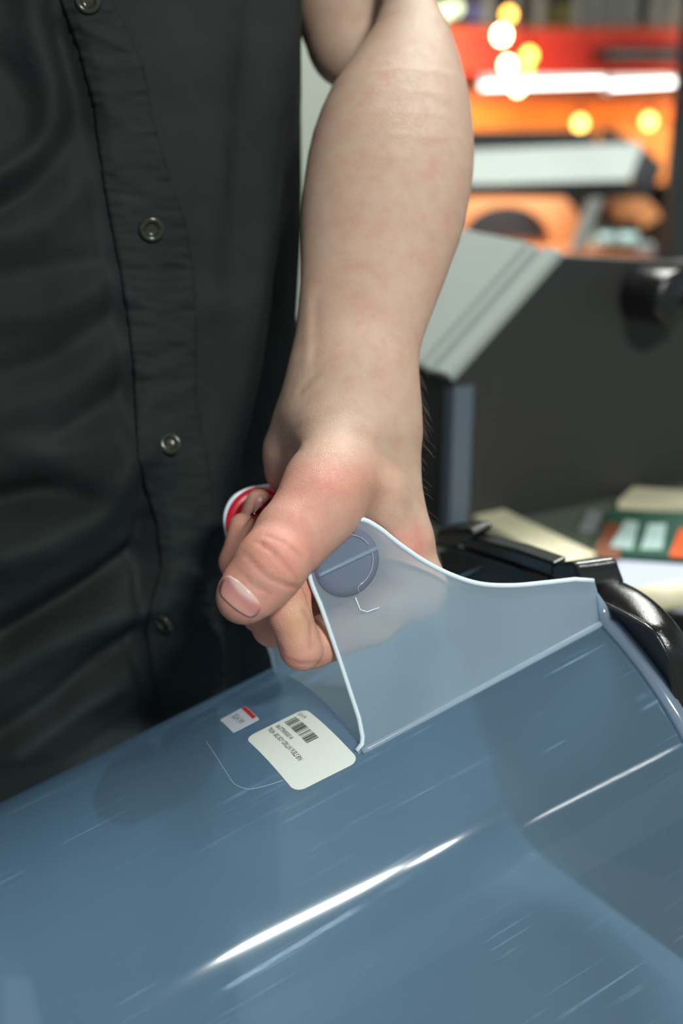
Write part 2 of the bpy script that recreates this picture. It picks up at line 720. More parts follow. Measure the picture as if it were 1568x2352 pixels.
def side_panel(t0, sgn, FIN):
    poly = [bp(l, t0, u) for l, u in FIN]
    ext = c2w(T * .0022) - c2w(T * 0)
    o = prism('side_panel', poly, ext * sgn, M['panel'], binr)
    edge = [bp(l, t0 + .0011 * sgn, u) for l, u in FIN[2:]]
    tube('panel_edge', edge, .0013, M['edge'], o, n=8)  # pale bead imitates light glowing along the sheet's edge
    return o


side_panel(0., 1, FIN)
# the far panel falls away sooner behind the handle
FIN_B = [(.076, FINU1)] + FIN[1:5] + [(l, u if l < .05 else u + (FINU1 + .002 - u) * min(1, (l - .05) / .022)) for l, u in FIN[5:] if l < .074]
side_panel(HL, -1, FIN_B)
# fillet lines where the panels meet the dome, pale to imitate a crease highlight
M['fillet'] = plastic_mat('fillet_plastic', (.60, .70, .78), haze=.72, rough=.12, scratch=False)
for t0 in (0.,):
    u0, sg = FINU0, -1
    l_ = np.linspace(-.002, LMOUTH - .002, 40)
    tube('fillet', bp(l_, np.full(40, t0 + sg * .0008), np.full(40, u0 + .0006)), .0017, M['fillet'], binr, n=8)

# thick rim around the mouth
rim = []
for i in [k for k in allI if k >= iT0]:
    rim.append(PROF[i])
rim = [(.0, .0125), (-.0002, .006)] + rim
rimv = np.array(rim)
nr = np.gradient(rimv, axis=0)
nr = np.stack([-nr[:, 1], nr[:, 0]], -1)
nr /= np.linalg.norm(nr, axis=1)[:, None]
nr *= np.sign((nr @ np.array([-1, .2])))[:, None]
wv = []
for k_, ((t0, u0), (nt_, nu_)) in enumerate(zip(rimv, nr)):
    for a, b in ((0, -.0004), (0, .0035), (.0075, .0042), (.0082, -.0002), (.004, -.0022)):
        g_ = (.15, .55, .9)[k_] if k_ < 3 else 1.
        wv.append(bp(LMOUTH - .0045 + .004 * (1 - g_) + a * g_, t0 + nt_ * b * g_, u0 + nu_ * b * g_))
M['rim'] = plastic_mat('rim_plastic', (.42, .52, .66), haze=.72, rough=.12, scratch=False)
mesh('mouth_rim', wv, grid_faces(len(rimv), 5, False, True), M['rim'], binr)
# handle: red grip between the panels, pale ring at the far end, recessed end with a rib at the near one
hn = (NEAR - O)
HLc, HUc = hn @ LX, hn @ UX
HR = .0170
hp = lambda t, dl=0., du=0.: bp(HLc + dl, t, HUc + du)
ring_n = 48


def ring_sheet(rs, ts, n=ring_n):
    v = []
    for r, t in zip(rs, ts):
        for k in range(n):
            a = 2 * math.pi * k / n
            v.append(hp(t, r * math.cos(a), r * math.sin(a)))
    return v, grid_faces(len(rs), n, False, True)


v, f = ring_sheet([HR - .003, HR, HR, HR - .003, HR - .003], [.004, .004, HL - .001, HL - .001, .004])
mesh('red_grip', v, f, M['red'], binr)
v, f = ring_sheet([HR - .0005, HR + .0018, HR + .0024, HR + .0016, HR - .0008], [HL - .002, HL - .002, HL + .001, HL + .003, HL + .003])
mesh('grip_end_ring', v, f, mat('ring_plastic', (.42, .41, .52, 1), .35), binr)['label'] = 'pale ring at the far end of the red grip'
v, f = ring_sheet([.0206, .0206, HR - .001, .0001], [HL - .0026, HL - .0050, HL - .0055, HL - .0055])
mesh('grip_end_cap', v, f, M['red'], binr)
endp = mesh('handle_end', *ring_sheet([HR, HR, .012, .0001], [-.0004, -.0012, -.0013, -.0013]), M['recess'], binr)
endp['label'] = 'blue-grey round end of the grip seen through the panel'
ribp = []
for k in range(16):
    a = -HR * .96 + 2 * HR * .96 * k / 15
    ribp.append(hp(-.0022, a, 0.0005))
tube('rib', ribp, .0011, M['panel'], endp, n=8)
# raised D-shaped line around the lower half and hook line on the upper half
dl_ = [hp(-.0018, .0135 * math.cos(a), .0135 * math.sin(a)) for a in np.linspace(.05, -1.45, 22)] + \
      [hp(-.0018, .0008, -.0140), hp(-.0018, .0002, -.0168)]
tube('raised_line', dl_, .00035, M['fillet'], endp, n=6)
dl2 = [hp(-.0018, .0135 * math.cos(a), .0135 * math.sin(a)) for a in np.linspace(.25, 1.9, 22)]
tube('raised_line', dl2, .00035, M['fillet'], endp, n=6)
mk = [fin_c(815, 1372), fin_c(826, 1400), fin_c(842, 1405), fin_c(870, 1395)]
tube('raised_line', c2w(np.array(mk) - T * .0004), .00035, M['edge'], endp, n=6)

# ------------------------------------------------------------------ stickers on the bin
def text_mesh(s, size, weight=0.):
    cu = bpy.data.curves.new('writing', 'FONT')
    cu.body = s
    cu.size = size
    cu.resolution_u = 2
    cu.offset = weight
    o = bpy.data.objects.new('writing', cu)
    COL.objects.link(o)
    bpy.context.view_layer.update()
    dg = bpy.context.evaluated_depsgraph_get()
    me = bpy.data.meshes.new_from_object(o.evaluated_get(dg))
    v = np.array([q.co[:2] for q in me.vertices]).reshape(-1, 2)
    f = [tuple(p.vertices) for p in me.polygons]
    bpy.data.objects.remove(o)
    bpy.data.meshes.remove(me)
    return v, f


def hit_bin(px, py):
    """(l, s) where the sight line of a pixel meets the dome"""
    r = ray(px, py)
    best = None
    for i in range(iT1 - 18, len(PROF) - 12):
        # solve for the strip between profile points i and i+1 : r*k = O + l L + t T + u U
        p0, p1 = PROF[i], PROF[i + 1]
        e = (p1[0] - p0[0]) * T + (p1[1] - p0[1]) * UX
        A = np.stack([r, -LX, -e], 1)
        k, l, w = np.linalg.solve(A, O + p0[0] * T + p0[1] * UX)
        if -.001 <= w <= 1.001 and (best is None or k < best[0]):
            best = (k, l, PS[i] + w * (PS[i + 1] - PS[i]))
    return np.array(best[1:])


def lift(ls_, h):
    """points (l,s) on the dome raised by h"""
    ls_ = np.atleast_2d(ls_)
    a = prof_s(ls_[:, 1])
    b = prof_s(ls_[:, 1] + .0015)
    c = prof_s(ls_[:, 1] - .0015)
    tg = b - c
    n = np.stack([tg[:, 1], -tg[:, 0]], -1)
    n /= np.linalg.norm(n, axis=1)[:, None]
    n *= np.where(n[:, 1] < 0, -1, 1)[:, None]
    a = a + n * h
    return bp(ls_[:, 0], a[:, 0], a[:, 1])


class Sticker:
    def __init__(self, c):  # pixel corners: (x0,y0) (x0,y1) (x1,y1) (x1,y0); x reads away from the far edge
        self.c = [hit_bin(*p) for p in c]

    def ls(self, xy):
        xy = np.atleast_2d(np.asarray(xy, float))
        x, y = xy[:, :1], xy[:, 1:2]
        a, b, c, d = self.c
        return (1 - x) * (1 - y) * a + (1 - x) * y * b + x * y * c + x * (1 - y) * d

    def sheet(self, name, m, rx, ry, h, parent, n=48):
        vs = []
        for i in range(n + 1):
            x = .5 - .5 * math.cos(math.pi * i / n)
            # rounded corners: shrink the y span near the two ends
            e = min(x, 1 - x)
            cut = 0. if e >= rx else ry * (1 - math.sqrt(max(0, 1 - ((rx - e) / rx) ** 2)))
            for j in range(9):
                vs.append((x, cut + (1 - 2 * cut) * j / 8))
        p = self.ls(vs)
        top = lift(p, h)
        rim_t = lift(p, h * .9)
        botm = lift(p, .00005)
        nv = len(vs)
        f = grid_faces(n + 1, 9) + [tuple(k + nv for k in q) for q in grid_faces(n + 1, 9)]
        rimi = [i * 9 for i in range(n + 1)] + [n * 9 + j for j in range(1, 9)] + [i * 9 + 8 for i in range(n - 1, -1, -1)] + [j for j in range(7, 0, -1)]
        f += [(a + 2 * nv, b + 2 * nv, b + nv, a + nv) for a, b in zip(rimi, rimi[1:] + rimi[:1])]
        return mesh(name, np.r_[top, botm, rim_t], f, m, parent)

    def text(self, s, x0, x1, y, hgt, m, parent, h, weight=.0):
        v, f = text_mesh(s, 1., weight)
        w = v[:, 0].max() - v[:, 0].min()
        hh = .70
        q = np.stack([x0 + (v[:, 0] - v[:, 0].min()) / w * (x1 - x0), y + (v[:, 1] / hh - .5) * hgt], -1)
        return mesh('printed_text', lift(self.ls(q), h), f, m, parent, smooth=False, recalc=False)

    def bar(self, x0, x1, y0, y1):
        n = 2
        return self.ls([(x0, y0), (x1, y0), (x1, y1), (x0, y1)])


lab = Sticker([(563, 1696), (700, 1628), (826, 1748), (679, 1822)])
lb = lab.sheet('barcode_label', M['paper'], .085, .15, .00022, binr)
lb['label'] = 'white barcode label with black printing'
lab.text('$24.99', .045, .165, .875, .062, M['greyink'], lb, .0006)
lab.text('063776900014', .065, .36, .49, .070, M['ink'], lb, .0006)
lab.text("TR024 - BIG BOY GRILLIN' FUELS BIN", .045, .675, .365, .074, M['ink'], lb, .0006, .002)
bv, bf = [], []
x = .075
wid = [2, 1, 1, 2, 3, 1, 1, 1, 2, 1, 1, 3, 1, 2, 1, 1, 2, 1, 3, 1, 2, 1, 4, 1, 2, 1, 1, 2, 1, 3, 1, 1, 2, 2, 1, 3, 1, 1, 1, 1, 3, 1, 2, 1, 3, 1, 1, 1, 2]
un = (.515 - .075) / sum(wid)
for i, w in enumerate(wid):
    if i % 2 == 0:
        p = lift(lab.bar(x, x + w * un, .60, .79), .0006)
        o_ = len(bv)
        bv.extend(p)
        bf.append((o_, o_ + 1, o_ + 2, o_ + 3))
    x += w * un
mesh('barcode', bv, bf, M['ink'], lb, smooth=False, recalc=False)

ml_ = np.array([hit_bin(*p) for p in ((472, 1702), (500, 1744), (522, 1778), (540, 1802), (566, 1812), (606, 1806), (650, 1792))])
tube('mould_line', lift(catmull(np.c_[ml_], 40), .0001), .0003, M['fillet'], binr, n=6)
tagS = Sticker([(505, 1654), (563, 1622), (596, 1653), (536, 1684)])
tg_ = tagS.sheet('price_sticker', M['tag'], .02, .02, .0002, binr, n=8)
tg_['label'] = 'small bluish white price sticker with a red strip'
p = lift(tagS.ls([(.06 + .8 * i / 12, y) for i in range(13) for y in (.84, .97)]), .0006)
mesh('red_strip', p, grid_faces(13, 2), M['redink'], tg_, smooth=False, recalc=False)
tagS.text('$24.99', .22, .80, .48, .22, M['greyink'], tg_, .0006)

# ------------------------------------------------------------------ black lid frame at the bin's mouth
LWn = c2w(LX) - c2w(LX * 0)


def lidp(px, py, l):
    """(t,u) where a pixel's sight line meets the plane l = const of the bin"""
    r = ray(px, py)
    p0 = O + l * LX
    q = r * ((p0 @ LX) / (r @ LX)) - p0
    return q @ T, q @ UX


lid = empty('bin_lid', bp(LMOUTH + .01, TC, .02), "black lid frame with raised hooks at the bin's open end", 'lid')
NL, FL = LMOUTH + .004, LMOUTH + .021
near_px = [(1318, 1340), (1328, 1352), (1352, 1364), (1400, 1386), (1458, 1417),
           (1500, 1446), (1528, 1490), (1546, 1560), (1566, 1650), (1590, 1760), (1605, 1860)]
far_px = [(1392, 1318), (1404, 1326), (1430, 1336), (1478, 1362), (1520, 1396),
          (1560, 1442), (1592, 1500), (1612, 1570), (1634, 1660), (1656, 1760), (1672, 1850)]
A_ = catmull([lidp(*p, NL) for p in near_px], 110)
B_ = catmull([lidp(*p, FL) for p in far_px], 110)
sv = []
for (ta, ua), (tb, ub) in zip(A_, B_):
    d = np.array([-.6, .8])
    for w, bulge, dl in ((0, -.0035, .0005), (0, -.0008, -.0004), (.07, .0006, 0), (.25, .0018, 0), (.5, .0028, 0), (.75, .0022, 0), (.93, .0008, 0), (1, -.001, .0006), (1, -.0035, 0)):
        t_ = ta + (tb - ta) * w + d[0] * bulge
        u_ = ua + (ub - ua) * w + d[1] * bulge
        sv.append(bp(NL + (FL - NL) * w + dl, t_, u_))
mesh('strap', sv, grid_faces(110, 9, False, True) + [tuple(range(9)), tuple(range(109 * 9, 110 * 9))], M['black'], lid)
tube('strap_lip', np.array([bp(NL - .0006, t_ + .0002, u_ - .0012) for t_, u_ in A_]), .0013, M['black'], lid, n=10)
# wall of the lid that closes the mouth
pl = [tuple(p) for p in A_[::6]] + [(A_[-1][0], -.10), (TC - .05, BOT + .06), (TC + .06, BOT + .03), (TW, BOT + .08), (TW, -.05), (.198, -.004), (.142, .010), (.10, .009)]
prism('lid_wall', [bp(LMOUTH + .0045, a, b) for a, b in pl], LWn * .003, M['blackmatt'], lid)
# cross bar over the mouth with its hook at the far end
poly_l = lambda px4, l: [bp(l, *lidp(x, y, l)) for x, y in px4]
prism('cross_bar', poly_l([(1266, 1326), (1270, 1294), (1180, 1262), (1082, 1236), (1060, 1232), (1060, 1258), (1080, 1262), (1180, 1294)], NL), LWn * .010, M['black'], lid, bev=.0015)
prism('hook', poly_l([(1264, 1330), (1267, 1300), (1280, 1292), (1308, 1290), (1320, 1296), (1327, 1318), (1340, 1352), (1330, 1358), (1316, 1346), (1306, 1334)], NL - .001), LWn * .022 - (c2w(T) - c2w(T * 0)) * .008 - (c2w(UX) - c2w(UX * 0)) * .005, M['black'], lid, bev=.0022, seg=3)
lip = poly_l([(1262, 1331), (1180, 1301), (1080, 1268), (1000, 1250)], NL)
tube('bar_lip', lip, .0016, M['black'], lid, n=10)
prism('hook', poly_l([(1002, 1252), (994, 1232), (1000, 1222), (1040, 1216), (1072, 1216), (1084, 1226), (1082, 1240), (1050, 1256), (1030, 1262)], NL - .001), LWn * .017, M['black'], lid, bev=.003, seg=3)

# ------------------------------------------------------------------ the person
person = empty('person', (-.18, .78, 0), 'person in a black button shirt gripping the bin by its red handle', 'person')

# ---- arm and hand as one implicit surface in camera space, then meshed
def smin(a, b, k):
    h = np.maximum(k - np.abs(a - b), 0)
    return np.minimum(a, b) - h * h / (4 * k)


def smax(a, b, k):
    return -smin(-a, -b, k)


def cone(P, a, b):
    """round cone between nodes (px,py,d,rpx)"""
    pa, pb = pt(*a[:3]), pt(*b[:3])
    ra, rb = a[3] * a[2] / F, b[3] * b[2] / F
    q, h = seg_dist(P, pa, pb)
    return q - (ra + (rb - ra) * h)


def chain(P, nodes, k):
    d = None
    for a, b in zip(nodes[:-1], nodes[1:]):
        e = cone(P, a, b)
        d = e if d is None else smin(d, e, k)
    return d


def ellip(P, c, r, ax=None):
    c = np.asarray(c, float)
    q = P - c
    if ax is not None:
        q = q @ np.asarray(ax).T
    r = np.asarray(r, float)
    k0 = np.sqrt(((q / r) ** 2).sum(1))
    k1 = np.sqrt(((q / (r * r)) ** 2).sum(1)) + 1e-9
    return k0 * (k0 - 1) / k1


# forearm silhouette read as half widths along its length: (py, left, right)
FA = np.array([(-110, 905, 975), (-60, 895, 988), (0, 880, 1000), (60, 858, 1032), (130, 810, 1057), (200, 760, 1075), (250, 737, 1083), (300, 719, 1088), (350, 707, 1090),
               (400, 699, 1087), (450, 693, 1080), (500, 690, 1070), (550, 690, 1057), (600, 690, 1038), (650, 689, 1020), (700, 685, 1000),
               (750, 681, 981), (800, 679, 964), (850, 673, 951), (900, 668, 943), (950, 668, 940), (1000, 690, 935), (1040, 720, 915)], float)


def dep(py):
    return np.interp(py, [-200, 0, 200, 500, 900, 1100], [.775, .750, .727, .695, .655, .640])


FY = (1176 - FA[:, 0]) * dep(FA[:, 0]) / F
FXc = ((FA[:, 1] + FA[:, 2]) / 2 - 784) * dep(FA[:, 0]) / F
FHW = (FA[:, 2] - FA[:, 1]) / 2 * dep(FA[:, 0]) / F
FD = dep(FA[:, 0])
FTH = FHW * np.interp(FA[:, 0], [0, 400, 900], [.86, .80, .66])
o_ = np.argsort(FY)
FY, FXc, FHW, FD, FTH = FY[o_], FXc[o_], FHW[o_], FD[o_], FTH[o_]


def forearm(P):
    y = P[:, 1]
    cx, hw, cdp, thk = (np.interp(y, FY, a) for a in (FXc, FHW, FD, FTH))
    cdp = cdp + thk * .1
    qx, qz = (P[:, 0] - cx) / hw, (P[:, 2] - cdp) / thk
    k0 = np.sqrt(qx**2 + qz**2)
    k1 = np.sqrt((qx / hw) ** 2 + (qz / thk) ** 2) + 1e-9
    d = k0 * (k0 - 1) / k1 * .93
    # rounded ends
    d = smax(d, FY[0] + .004 - y, .02)
    return smax(d, y - (FY[-1] - .004), .02)


TD = T  # the grip's axis in camera space


def off(node, i, step=.0195):
    """the same node for a finger i places further along the grip"""
    p = pt(*node[:3]) + TD * step * i
    return (784 + F * p[0] / p[2], 1176 - F * p[1] / p[2], p[2], node[3] * node[2] / p[2])


I_MC0, I_MC1 = (862, 965, .664, 76), (946, 1345, .647, 66)
IDX = [(946, 1352, .644, 64), (850, 1420, .626, 56), (716, 1480, .617, 56)]
IDX2 = [(692, 1490, .606, 51), (664, 1408, .601, 47), (676, 1330, .600, 43)]
MID = [off(I_MC1, 1), (760, 1440, .655, 50), (628, 1437, .648, 48), (576, 1335, .642, 42), (600, 1262, .642, 36)]
RNG_ = [off(I_MC1, 2), (740, 1420, .68, 46), (600, 1405, .672, 46), (543, 1290, .664, 38), (556, 1208, .660, 30)]
LIT = [off(I_MC1, 3), (720, 1380, .70, 42), (590, 1352, .694, 38), (566, 1240, .686, 35), (594, 1153, .684, 30)]

TH1 = [(790, 968, .655, 84), (752, 1120, .612, 92), (730, 1168, .600, 90)]
TH2 = [(730, 1168, .600, 88), (672, 1232, .588, 84), (622, 1298, .577, 77), (600, 1330, .574, 70), (568, 1362, .572, 62), (556, 1374, .572, 56)]


def cap_fin(P):
    """thin slot kept free for the front side panel"""
    q = P - O
    pd = q @ T
    l, u = q @ LX, q @ UX
    d2 = np.maximum(np.hypot(l - HLc, u - HUc) - (HR + .0035), -1)
    # lower part of the panel: half plane limits
    e = np.maximum.reduce([-(l + .0005) + (u * .0), u - HUc])
    below = np.maximum(np.maximum(-l - .001 + np.clip((u - HUc), -1, 0) * 0, u - HUc - .004), l - .2)
    area = np.minimum(d2, below)
    return np.maximum(np.abs(pd - .0011) - .0016, area - .001)


def grip(P):
    q = P - NEAR
    h = q @ T
    r = np.sqrt(np.maximum((q * q).sum(1) - h * h, 0))
    return np.maximum(r - HR, np.maximum(-h - .001, h - HL - .004))


def arm_sdf(P, detail=True):
    fa = forearm(P)
    up = chain(P, [(806, 104, .800, 98), (808, 0, .806, 120), (830, -200, .82, 175), (790, -600, .86, 190), (780, -800, .87, 190)], .02)
    d = smin(fa, up, .006)
    d = smin(d, chain(P, [(936, -30, .766, 54), (880, -110, .80, 100), (838, -200, .82, 140)], .02), .016)
    # wrist block and metacarpals
    w = cone(P, (806, 880, .664, 118), (806, 975, .664, 118))
    d = smin(d, w, .02)
    mc = cone(P, I_MC0, I_MC1)
    for i in (1, 2, 3):
        a, b = off(I_MC0, i, .014), off(I_MC1, i)
        mc = smin(mc, cone(P, a, b), .012)
    # fleshy palm heel on the far left
    heel = chain(P, [(706, 985, .676, 76), (684, 1040, .684, 72), (668, 1085, .690, 56)], .01)
    palm = smin(mc, heel, .010)
    d = smin(d, palm, .022)
    # knuckle swelling
    d = smin(d, ellip(P, pt(962, 1352, .648), (.0135, .0150, .014)), .008)
    # thumb
    t1 = chain(P, TH1, .012)
    t2 = chain(P, TH2, .006)
    t2 = smin(t2, ellip(P, pt(628, 1290, .572), (.0150, .0140, .0135)), .006)
    d = smin(d, t1, .018)
    d = smin(d, t2, .009)
    # web between thumb and forefinger
    web = chain(P, [(800, 1120, .628, 70), (868, 1150, .634, 56), (930, 1240, .640, 50)], .01)
    d = smin(d, web, .014)
    # fingers
    i1 = chain(P, IDX, .008)
    i2 = chain(P, IDX2, .004)
    ix = smin(i1, i2, .0012)
    d = smin(d, i1, .008)
    d = smin(d, ix, .0008)
    for c in (MID, RNG_, LIT):
        d = smin(d, chain(P, c, .003), .0009)
    d = smax(d, -grip(P), .0006)
    d = smax(d, -cap_fin(P), .0005)
    if detail:
        d = d + relief(P)
    return d


# creases and swellings drawn on the visible side: (pixel path, depth in mm, sigma px, max depth of field)
REL = [
    # thenar fold between palm heel and thumb
    ([(628, 1118), (630, 1090), (640, 1062), (668, 1036), (700, 1020)], 1.2, 11),
    ([(652, 1010), (672, 985), (700, 968)], .35, 8),
    # thumb joint folds
    ([(560, 1268), (590, 1302), (618, 1328), (660, 1345), (690, 1350)], .55, 6),
    ([(585, 1240), (620, 1262), (650, 1290), (680, 1326)], .50, 6),
    ([(600, 1226), (650, 1245), (690, 1275)], .25, 5),
    ([(550, 1310), (580, 1342), (620, 1362)], .35, 6),
    # hollow of the web
    ([(800, 1128), (826, 1140), (856, 1150)], 1.5, 26),
    ([(780, 1142), (805, 1148)], .6, 10),
    # wrist folds
    ([(680, 925), (694, 892), (726, 858), (752, 840)], .35, 9),
    ([(690, 932), (712, 904), (740, 888), (780, 876)], .22, 8),
    ([(722, 660), (724, 760), (718, 830), (694, 900)], .45, 14),
    # wrist hollow
    ([(905, 905), (925, 930)], 1.0, 22),
    # web rim pleats
    ([(850, 1196), (880, 1222), (910, 1244)], .5, 5),
    # index finger
    ([(692, 1400), (712, 1430), (712, 1485)], .35, 5),
    ([(655, 1512), (690, 1524), (740, 1520)], .25, 5),
    ([(640, 1475), (652, 1505)], .2, 4),
]
BUMPS = [
    ([(712, 640), (706, 745), (708, 800), (700, 880)], .6, 14),      # tendon
    
    ([(770, 1040), (740, 1100), (690, 1180)], .8, 26),
    ([(900, 1010), (920, 1120), (935, 1220)], .7, 26),
    ([(748, 262), (735, 285)], 1.2, 24),
    ([(880, 1215), (930, 1258), (962, 1300)], 1.1, 16),
    ([(930, 870), (925, 900)], 1.5, 26),
]


def relief(P):
    px = 784 + F * P[:, 0] / P[:, 2]
    py = 1176 - F * P[:, 1] / P[:, 2]
    q = np.stack([px, py], -1)
    out = np.zeros(len(P))
    for sgn, lst in ((1, REL), (-1, BUMPS)):
        for pl_, a, s in lst:
            pl_ = np.asarray(pl_, float)
            lo, hi = pl_.min(0) - 3 * s, pl_.max(0) + 3 * s
            k = np.where((q > lo).all(1) & (q < hi).all(1))[0]
            if len(k) == 0:
                continue
            dd = poly_dist(q[k], list(pl_))
            tp = 1.
            for e_ in (pl_[0], pl_[-1]):
                tp = tp * (1 - .9 * np.exp(-((q[k] - e_) ** 2).sum(1) / (2.2 * s) ** 2))
            out[k] += tp * sgn * a * (.0018 if s < 12 and sgn > 0 else .001) * np.exp(-(dd / s) ** 2)
    # only near the viewer's side
    front_d = np.interp(py, [0, 500, 900, 1200, 1400, 1600], [.78, .715, .672, .648, .645, .66])
    return out * np.clip((front_d - P[:, 2]) / .006, 0, 1)


def surface_nets(fn, lo, hi, h, blk=20):
    lo = np.asarray(lo, float)
    n = np.ceil((np.asarray(hi) - lo) / h).astype(int) + 1
    Fv = np.full(n, 1., np.float32)
    ax = [lo[i] + h * np.arange(n[i]) for i in range(3)]
    st = [range(0, n[i], blk) for i in range(3)]
    cen, keys = [], []
    for i in st[0]:
        for j in st[1]:
            for k in st[2]:
                keys.append((i, j, k))
                cen.append([lo[0] + h * (i + blk / 2), lo[1] + h * (j + blk / 2), lo[2] + h * (k + blk / 2)])
    dc = fn(np.array(cen))
    lim = blk * h * .9 + .006
    for (i, j, k), d in zip(keys, dc):
        sl = (slice(i, min(i + blk, n[0])), slice(j, min(j + blk, n[1])), slice(k, min(k + blk, n[2])))
        if abs(d) > lim:
            Fv[sl] = d
            continue
        g = np.stack(np.meshgrid(ax[0][sl[0]], ax[1][sl[1]], ax[2][sl[2]], indexing='ij'), -1)
        Fv[sl] = fn(g.reshape(-1, 3)).reshape(g.shape[:3])
    ins = Fv < 0
    c8 = [(a, b, c) for a in (0, 1) for b in (0, 1) for c in (0, 1)]
    cnt = sum(ins[a:n[0] - 1 + a, b:n[1] - 1 + b, c:n[2] - 1 + c].astype(np.int8) for a, b, c in c8)
    act = np.argwhere((cnt > 0) & (cnt < 8))
    vals = {c: Fv[act[:, 0] + c[0], act[:, 1] + c[1], act[:, 2] + c[2]] for c in c8}
    acc = np.zeros((len(act), 3))
    num = np.zeros(len(act))
    for a in c8:
        for axi in range(3):
            if a[axi] == 0:
                b = list(a)
                b[axi] = 1
                b = tuple(b)
                va, vb = vals[a], vals[b]
                m = (va < 0) != (vb < 0)
                tt = np.where(m, va / np.where(m, va - vb, 1), 0)
                p = np.tile(np.array(a, float), (len(act), 1))
                p[:, axi] = tt
                acc[m] += p[m]
                num[m] += 1
    V = lo + h * (act + acc / num[:, None])
    ids = np.full(n - 1, -1, np.int32)
    ids[act[:, 0], act[:, 1], act[:, 2]] = np.arange(len(act))
    quads = []
    for axi in range(3):
        o1, o2 = [(1, 2), (2, 0), (0, 1)][axi]
        sl0 = [slice(None)] * 3
        sl1 = [slice(None)] * 3
        sl0[axi], sl1[axi] = slice(0, n[axi] - 1), slice(1, n[axi])
        e = np.argwhere(ins[tuple(sl0)] != ins[tuple(sl1)])
        ok = (e[:, o1] > 0) & (e[:, o2] > 0) & (e[:, o1] < n[o1] - 1) & (e[:, o2] < n[o2] - 1)
        e = e[ok]
        flip = ins[tuple(sl0)][e[:, 0], e[:, 1], e[:, 2]]
        q = []
        for da, db in ((1, 1), (0, 1), (0, 0), (1, 0)):
            c = e.copy()
            c[:, o1] -= da
            c[:, o2] -= db
            q.append(ids[c[:, 0], c[:, 1], c[:, 2]])
        q = np.stack(q, -1)
        q[~flip] = q[~flip][:, ::-1]
        quads.append(q)
    Q = np.concatenate(quads)
    return V, Q[(Q >= 0).all(1)]


def split_quads(V, Q):
    E = np.concatenate([Q[:, [i, (i + 1) % 4]] for i in range(4)])
    E.sort(1)
    u, inv = np.unique(E, axis=0, return_inverse=True)
    inv = inv.reshape(4, -1)
    mid = (V[u[:, 0]] + V[u[:, 1]]) / 2
    cen = V[Q].mean(1)
    n0 = len(V)
    m = [inv[i] + n0 for i in range(4)]
    c = np.arange(len(Q)) + n0 + len(u)
    return np.concatenate([V, mid, cen]), np.concatenate([np.stack([Q[:, i], m[i], c, m[(i + 3) % 4]], -1) for i in range(4)])


def grad(fn, P, e=.0004):
    g = np.zeros_like(P)
    for i in range(3):
        d = np.zeros(3)
        d[i] = e
        g[:, i] = fn(P + d) - fn(P - d)
    return g / (2 * e)


def project(fn, P, n=2):
    for _ in range(n):
        f = fn(P)
        g = grad(fn, P)
        P = P - np.clip(f / ((g * g).sum(1) + 1e-6), -.0015, .0015)[:, None] * g
    return P


def smooth_pts(V, Q, lam=.4, it=1):
    for _ in range(it):
        s = np.zeros_like(V)
        c = np.zeros(len(V))
        for i in range(4):
            a, b = Q[:, i], Q[:, (i + 1) % 4]
            np.add.at(s, a, V[b])
            np.add.at(s, b, V[a])
            np.add.at(c, a, 1)
            np.add.at(c, b, 1)
        V = V + lam * (s / np.maximum(c, 1)[:, None] - V)
    return V


V, Q = surface_nets(lambda P: arm_sdf(P, False), (-.085, -.112, .53), (.125, .56, .99), .0024)
V, Q = split_quads(V, Q)
V = project(arm_sdf, V, 2)
V = smooth_pts(V, Q, .35, 1)
VPX = np.stack([784 + F * V[:, 0] / V[:, 2], 1176 - F * V[:, 1] / V[:, 2]], -1)
armw = c2w(V)
inv = parent_inv(person)
me = bpy.data.meshes.new('body')
me.from_pydata((armw + inv[:3, 3]).tolist(), [], Q.tolist())
bm = bmesh.new()
bm.from_mesh(me)
bmesh.ops.recalc_face_normals(bm, faces=bm.faces)
bm.to_mesh(me)
bm.free()
me.materials.append(M['skin'])

# skin colour: pale forearm, pinker fingers and joints (pigment), with darker red fold lines
tone = np.tile(np.array([.590, .418, .318]), (len(V), 1))


def spot(c, r, col, a):
    global tone
    d = ((VPX[:, 0] - c[0]) / r[0]) ** 2 + ((VPX[:, 1] - c[1]) / r[1]) ** 2
    w = (a * np.exp(-d))[:, None]
    tone = tone * (1 - w) + np.array(col) * w


hand_w = np.clip((VPX[:, 1] - 1000) / 220, 0, 1) * np.clip((900 - VPX[:, 0]) / 220, 0, 1) * 1.2
tone = tone * (1 - .75 * hand_w[:, None]) + np.array([.640, .300, .235]) * .78 * hand_w[:, None]
spot((780, 1105), (95, 55), (.63, .27, .21), .7)
spot((700, 1120), (90, 60), (.66, .30, .23), .5)
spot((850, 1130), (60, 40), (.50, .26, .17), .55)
spot((930, 1240), (50, 40), (.66, .26, .20), .7)
spot((965, 1260), (30, 45), (.66, .27, .21), .6)
spot((635, 1295), (60, 40), (.70, .31, .22), .6)
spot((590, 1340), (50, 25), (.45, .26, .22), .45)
spot((690, 1420), (34, 70), (.66, .44, .26), .75)
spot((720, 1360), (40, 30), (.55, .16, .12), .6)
spot((700, 1500), (70, 40), (.64, .33, .26), .4)
spot((850, 1400), (120, 60), (.66, .50, .38), .7)
spot((880, 640), (90, 160), (.63, .41, .31), .4)
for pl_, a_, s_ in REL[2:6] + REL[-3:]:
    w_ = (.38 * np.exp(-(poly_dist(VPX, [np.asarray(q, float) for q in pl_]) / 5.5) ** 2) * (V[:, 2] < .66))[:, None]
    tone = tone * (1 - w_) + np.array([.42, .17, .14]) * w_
for _ in range(70):
    spot((RNG.uniform(720, 1060), RNG.uniform(80, 900)), (RNG.uniform(6, 22),) * 2, (.62, .33, .26), RNG.uniform(.15, .4))
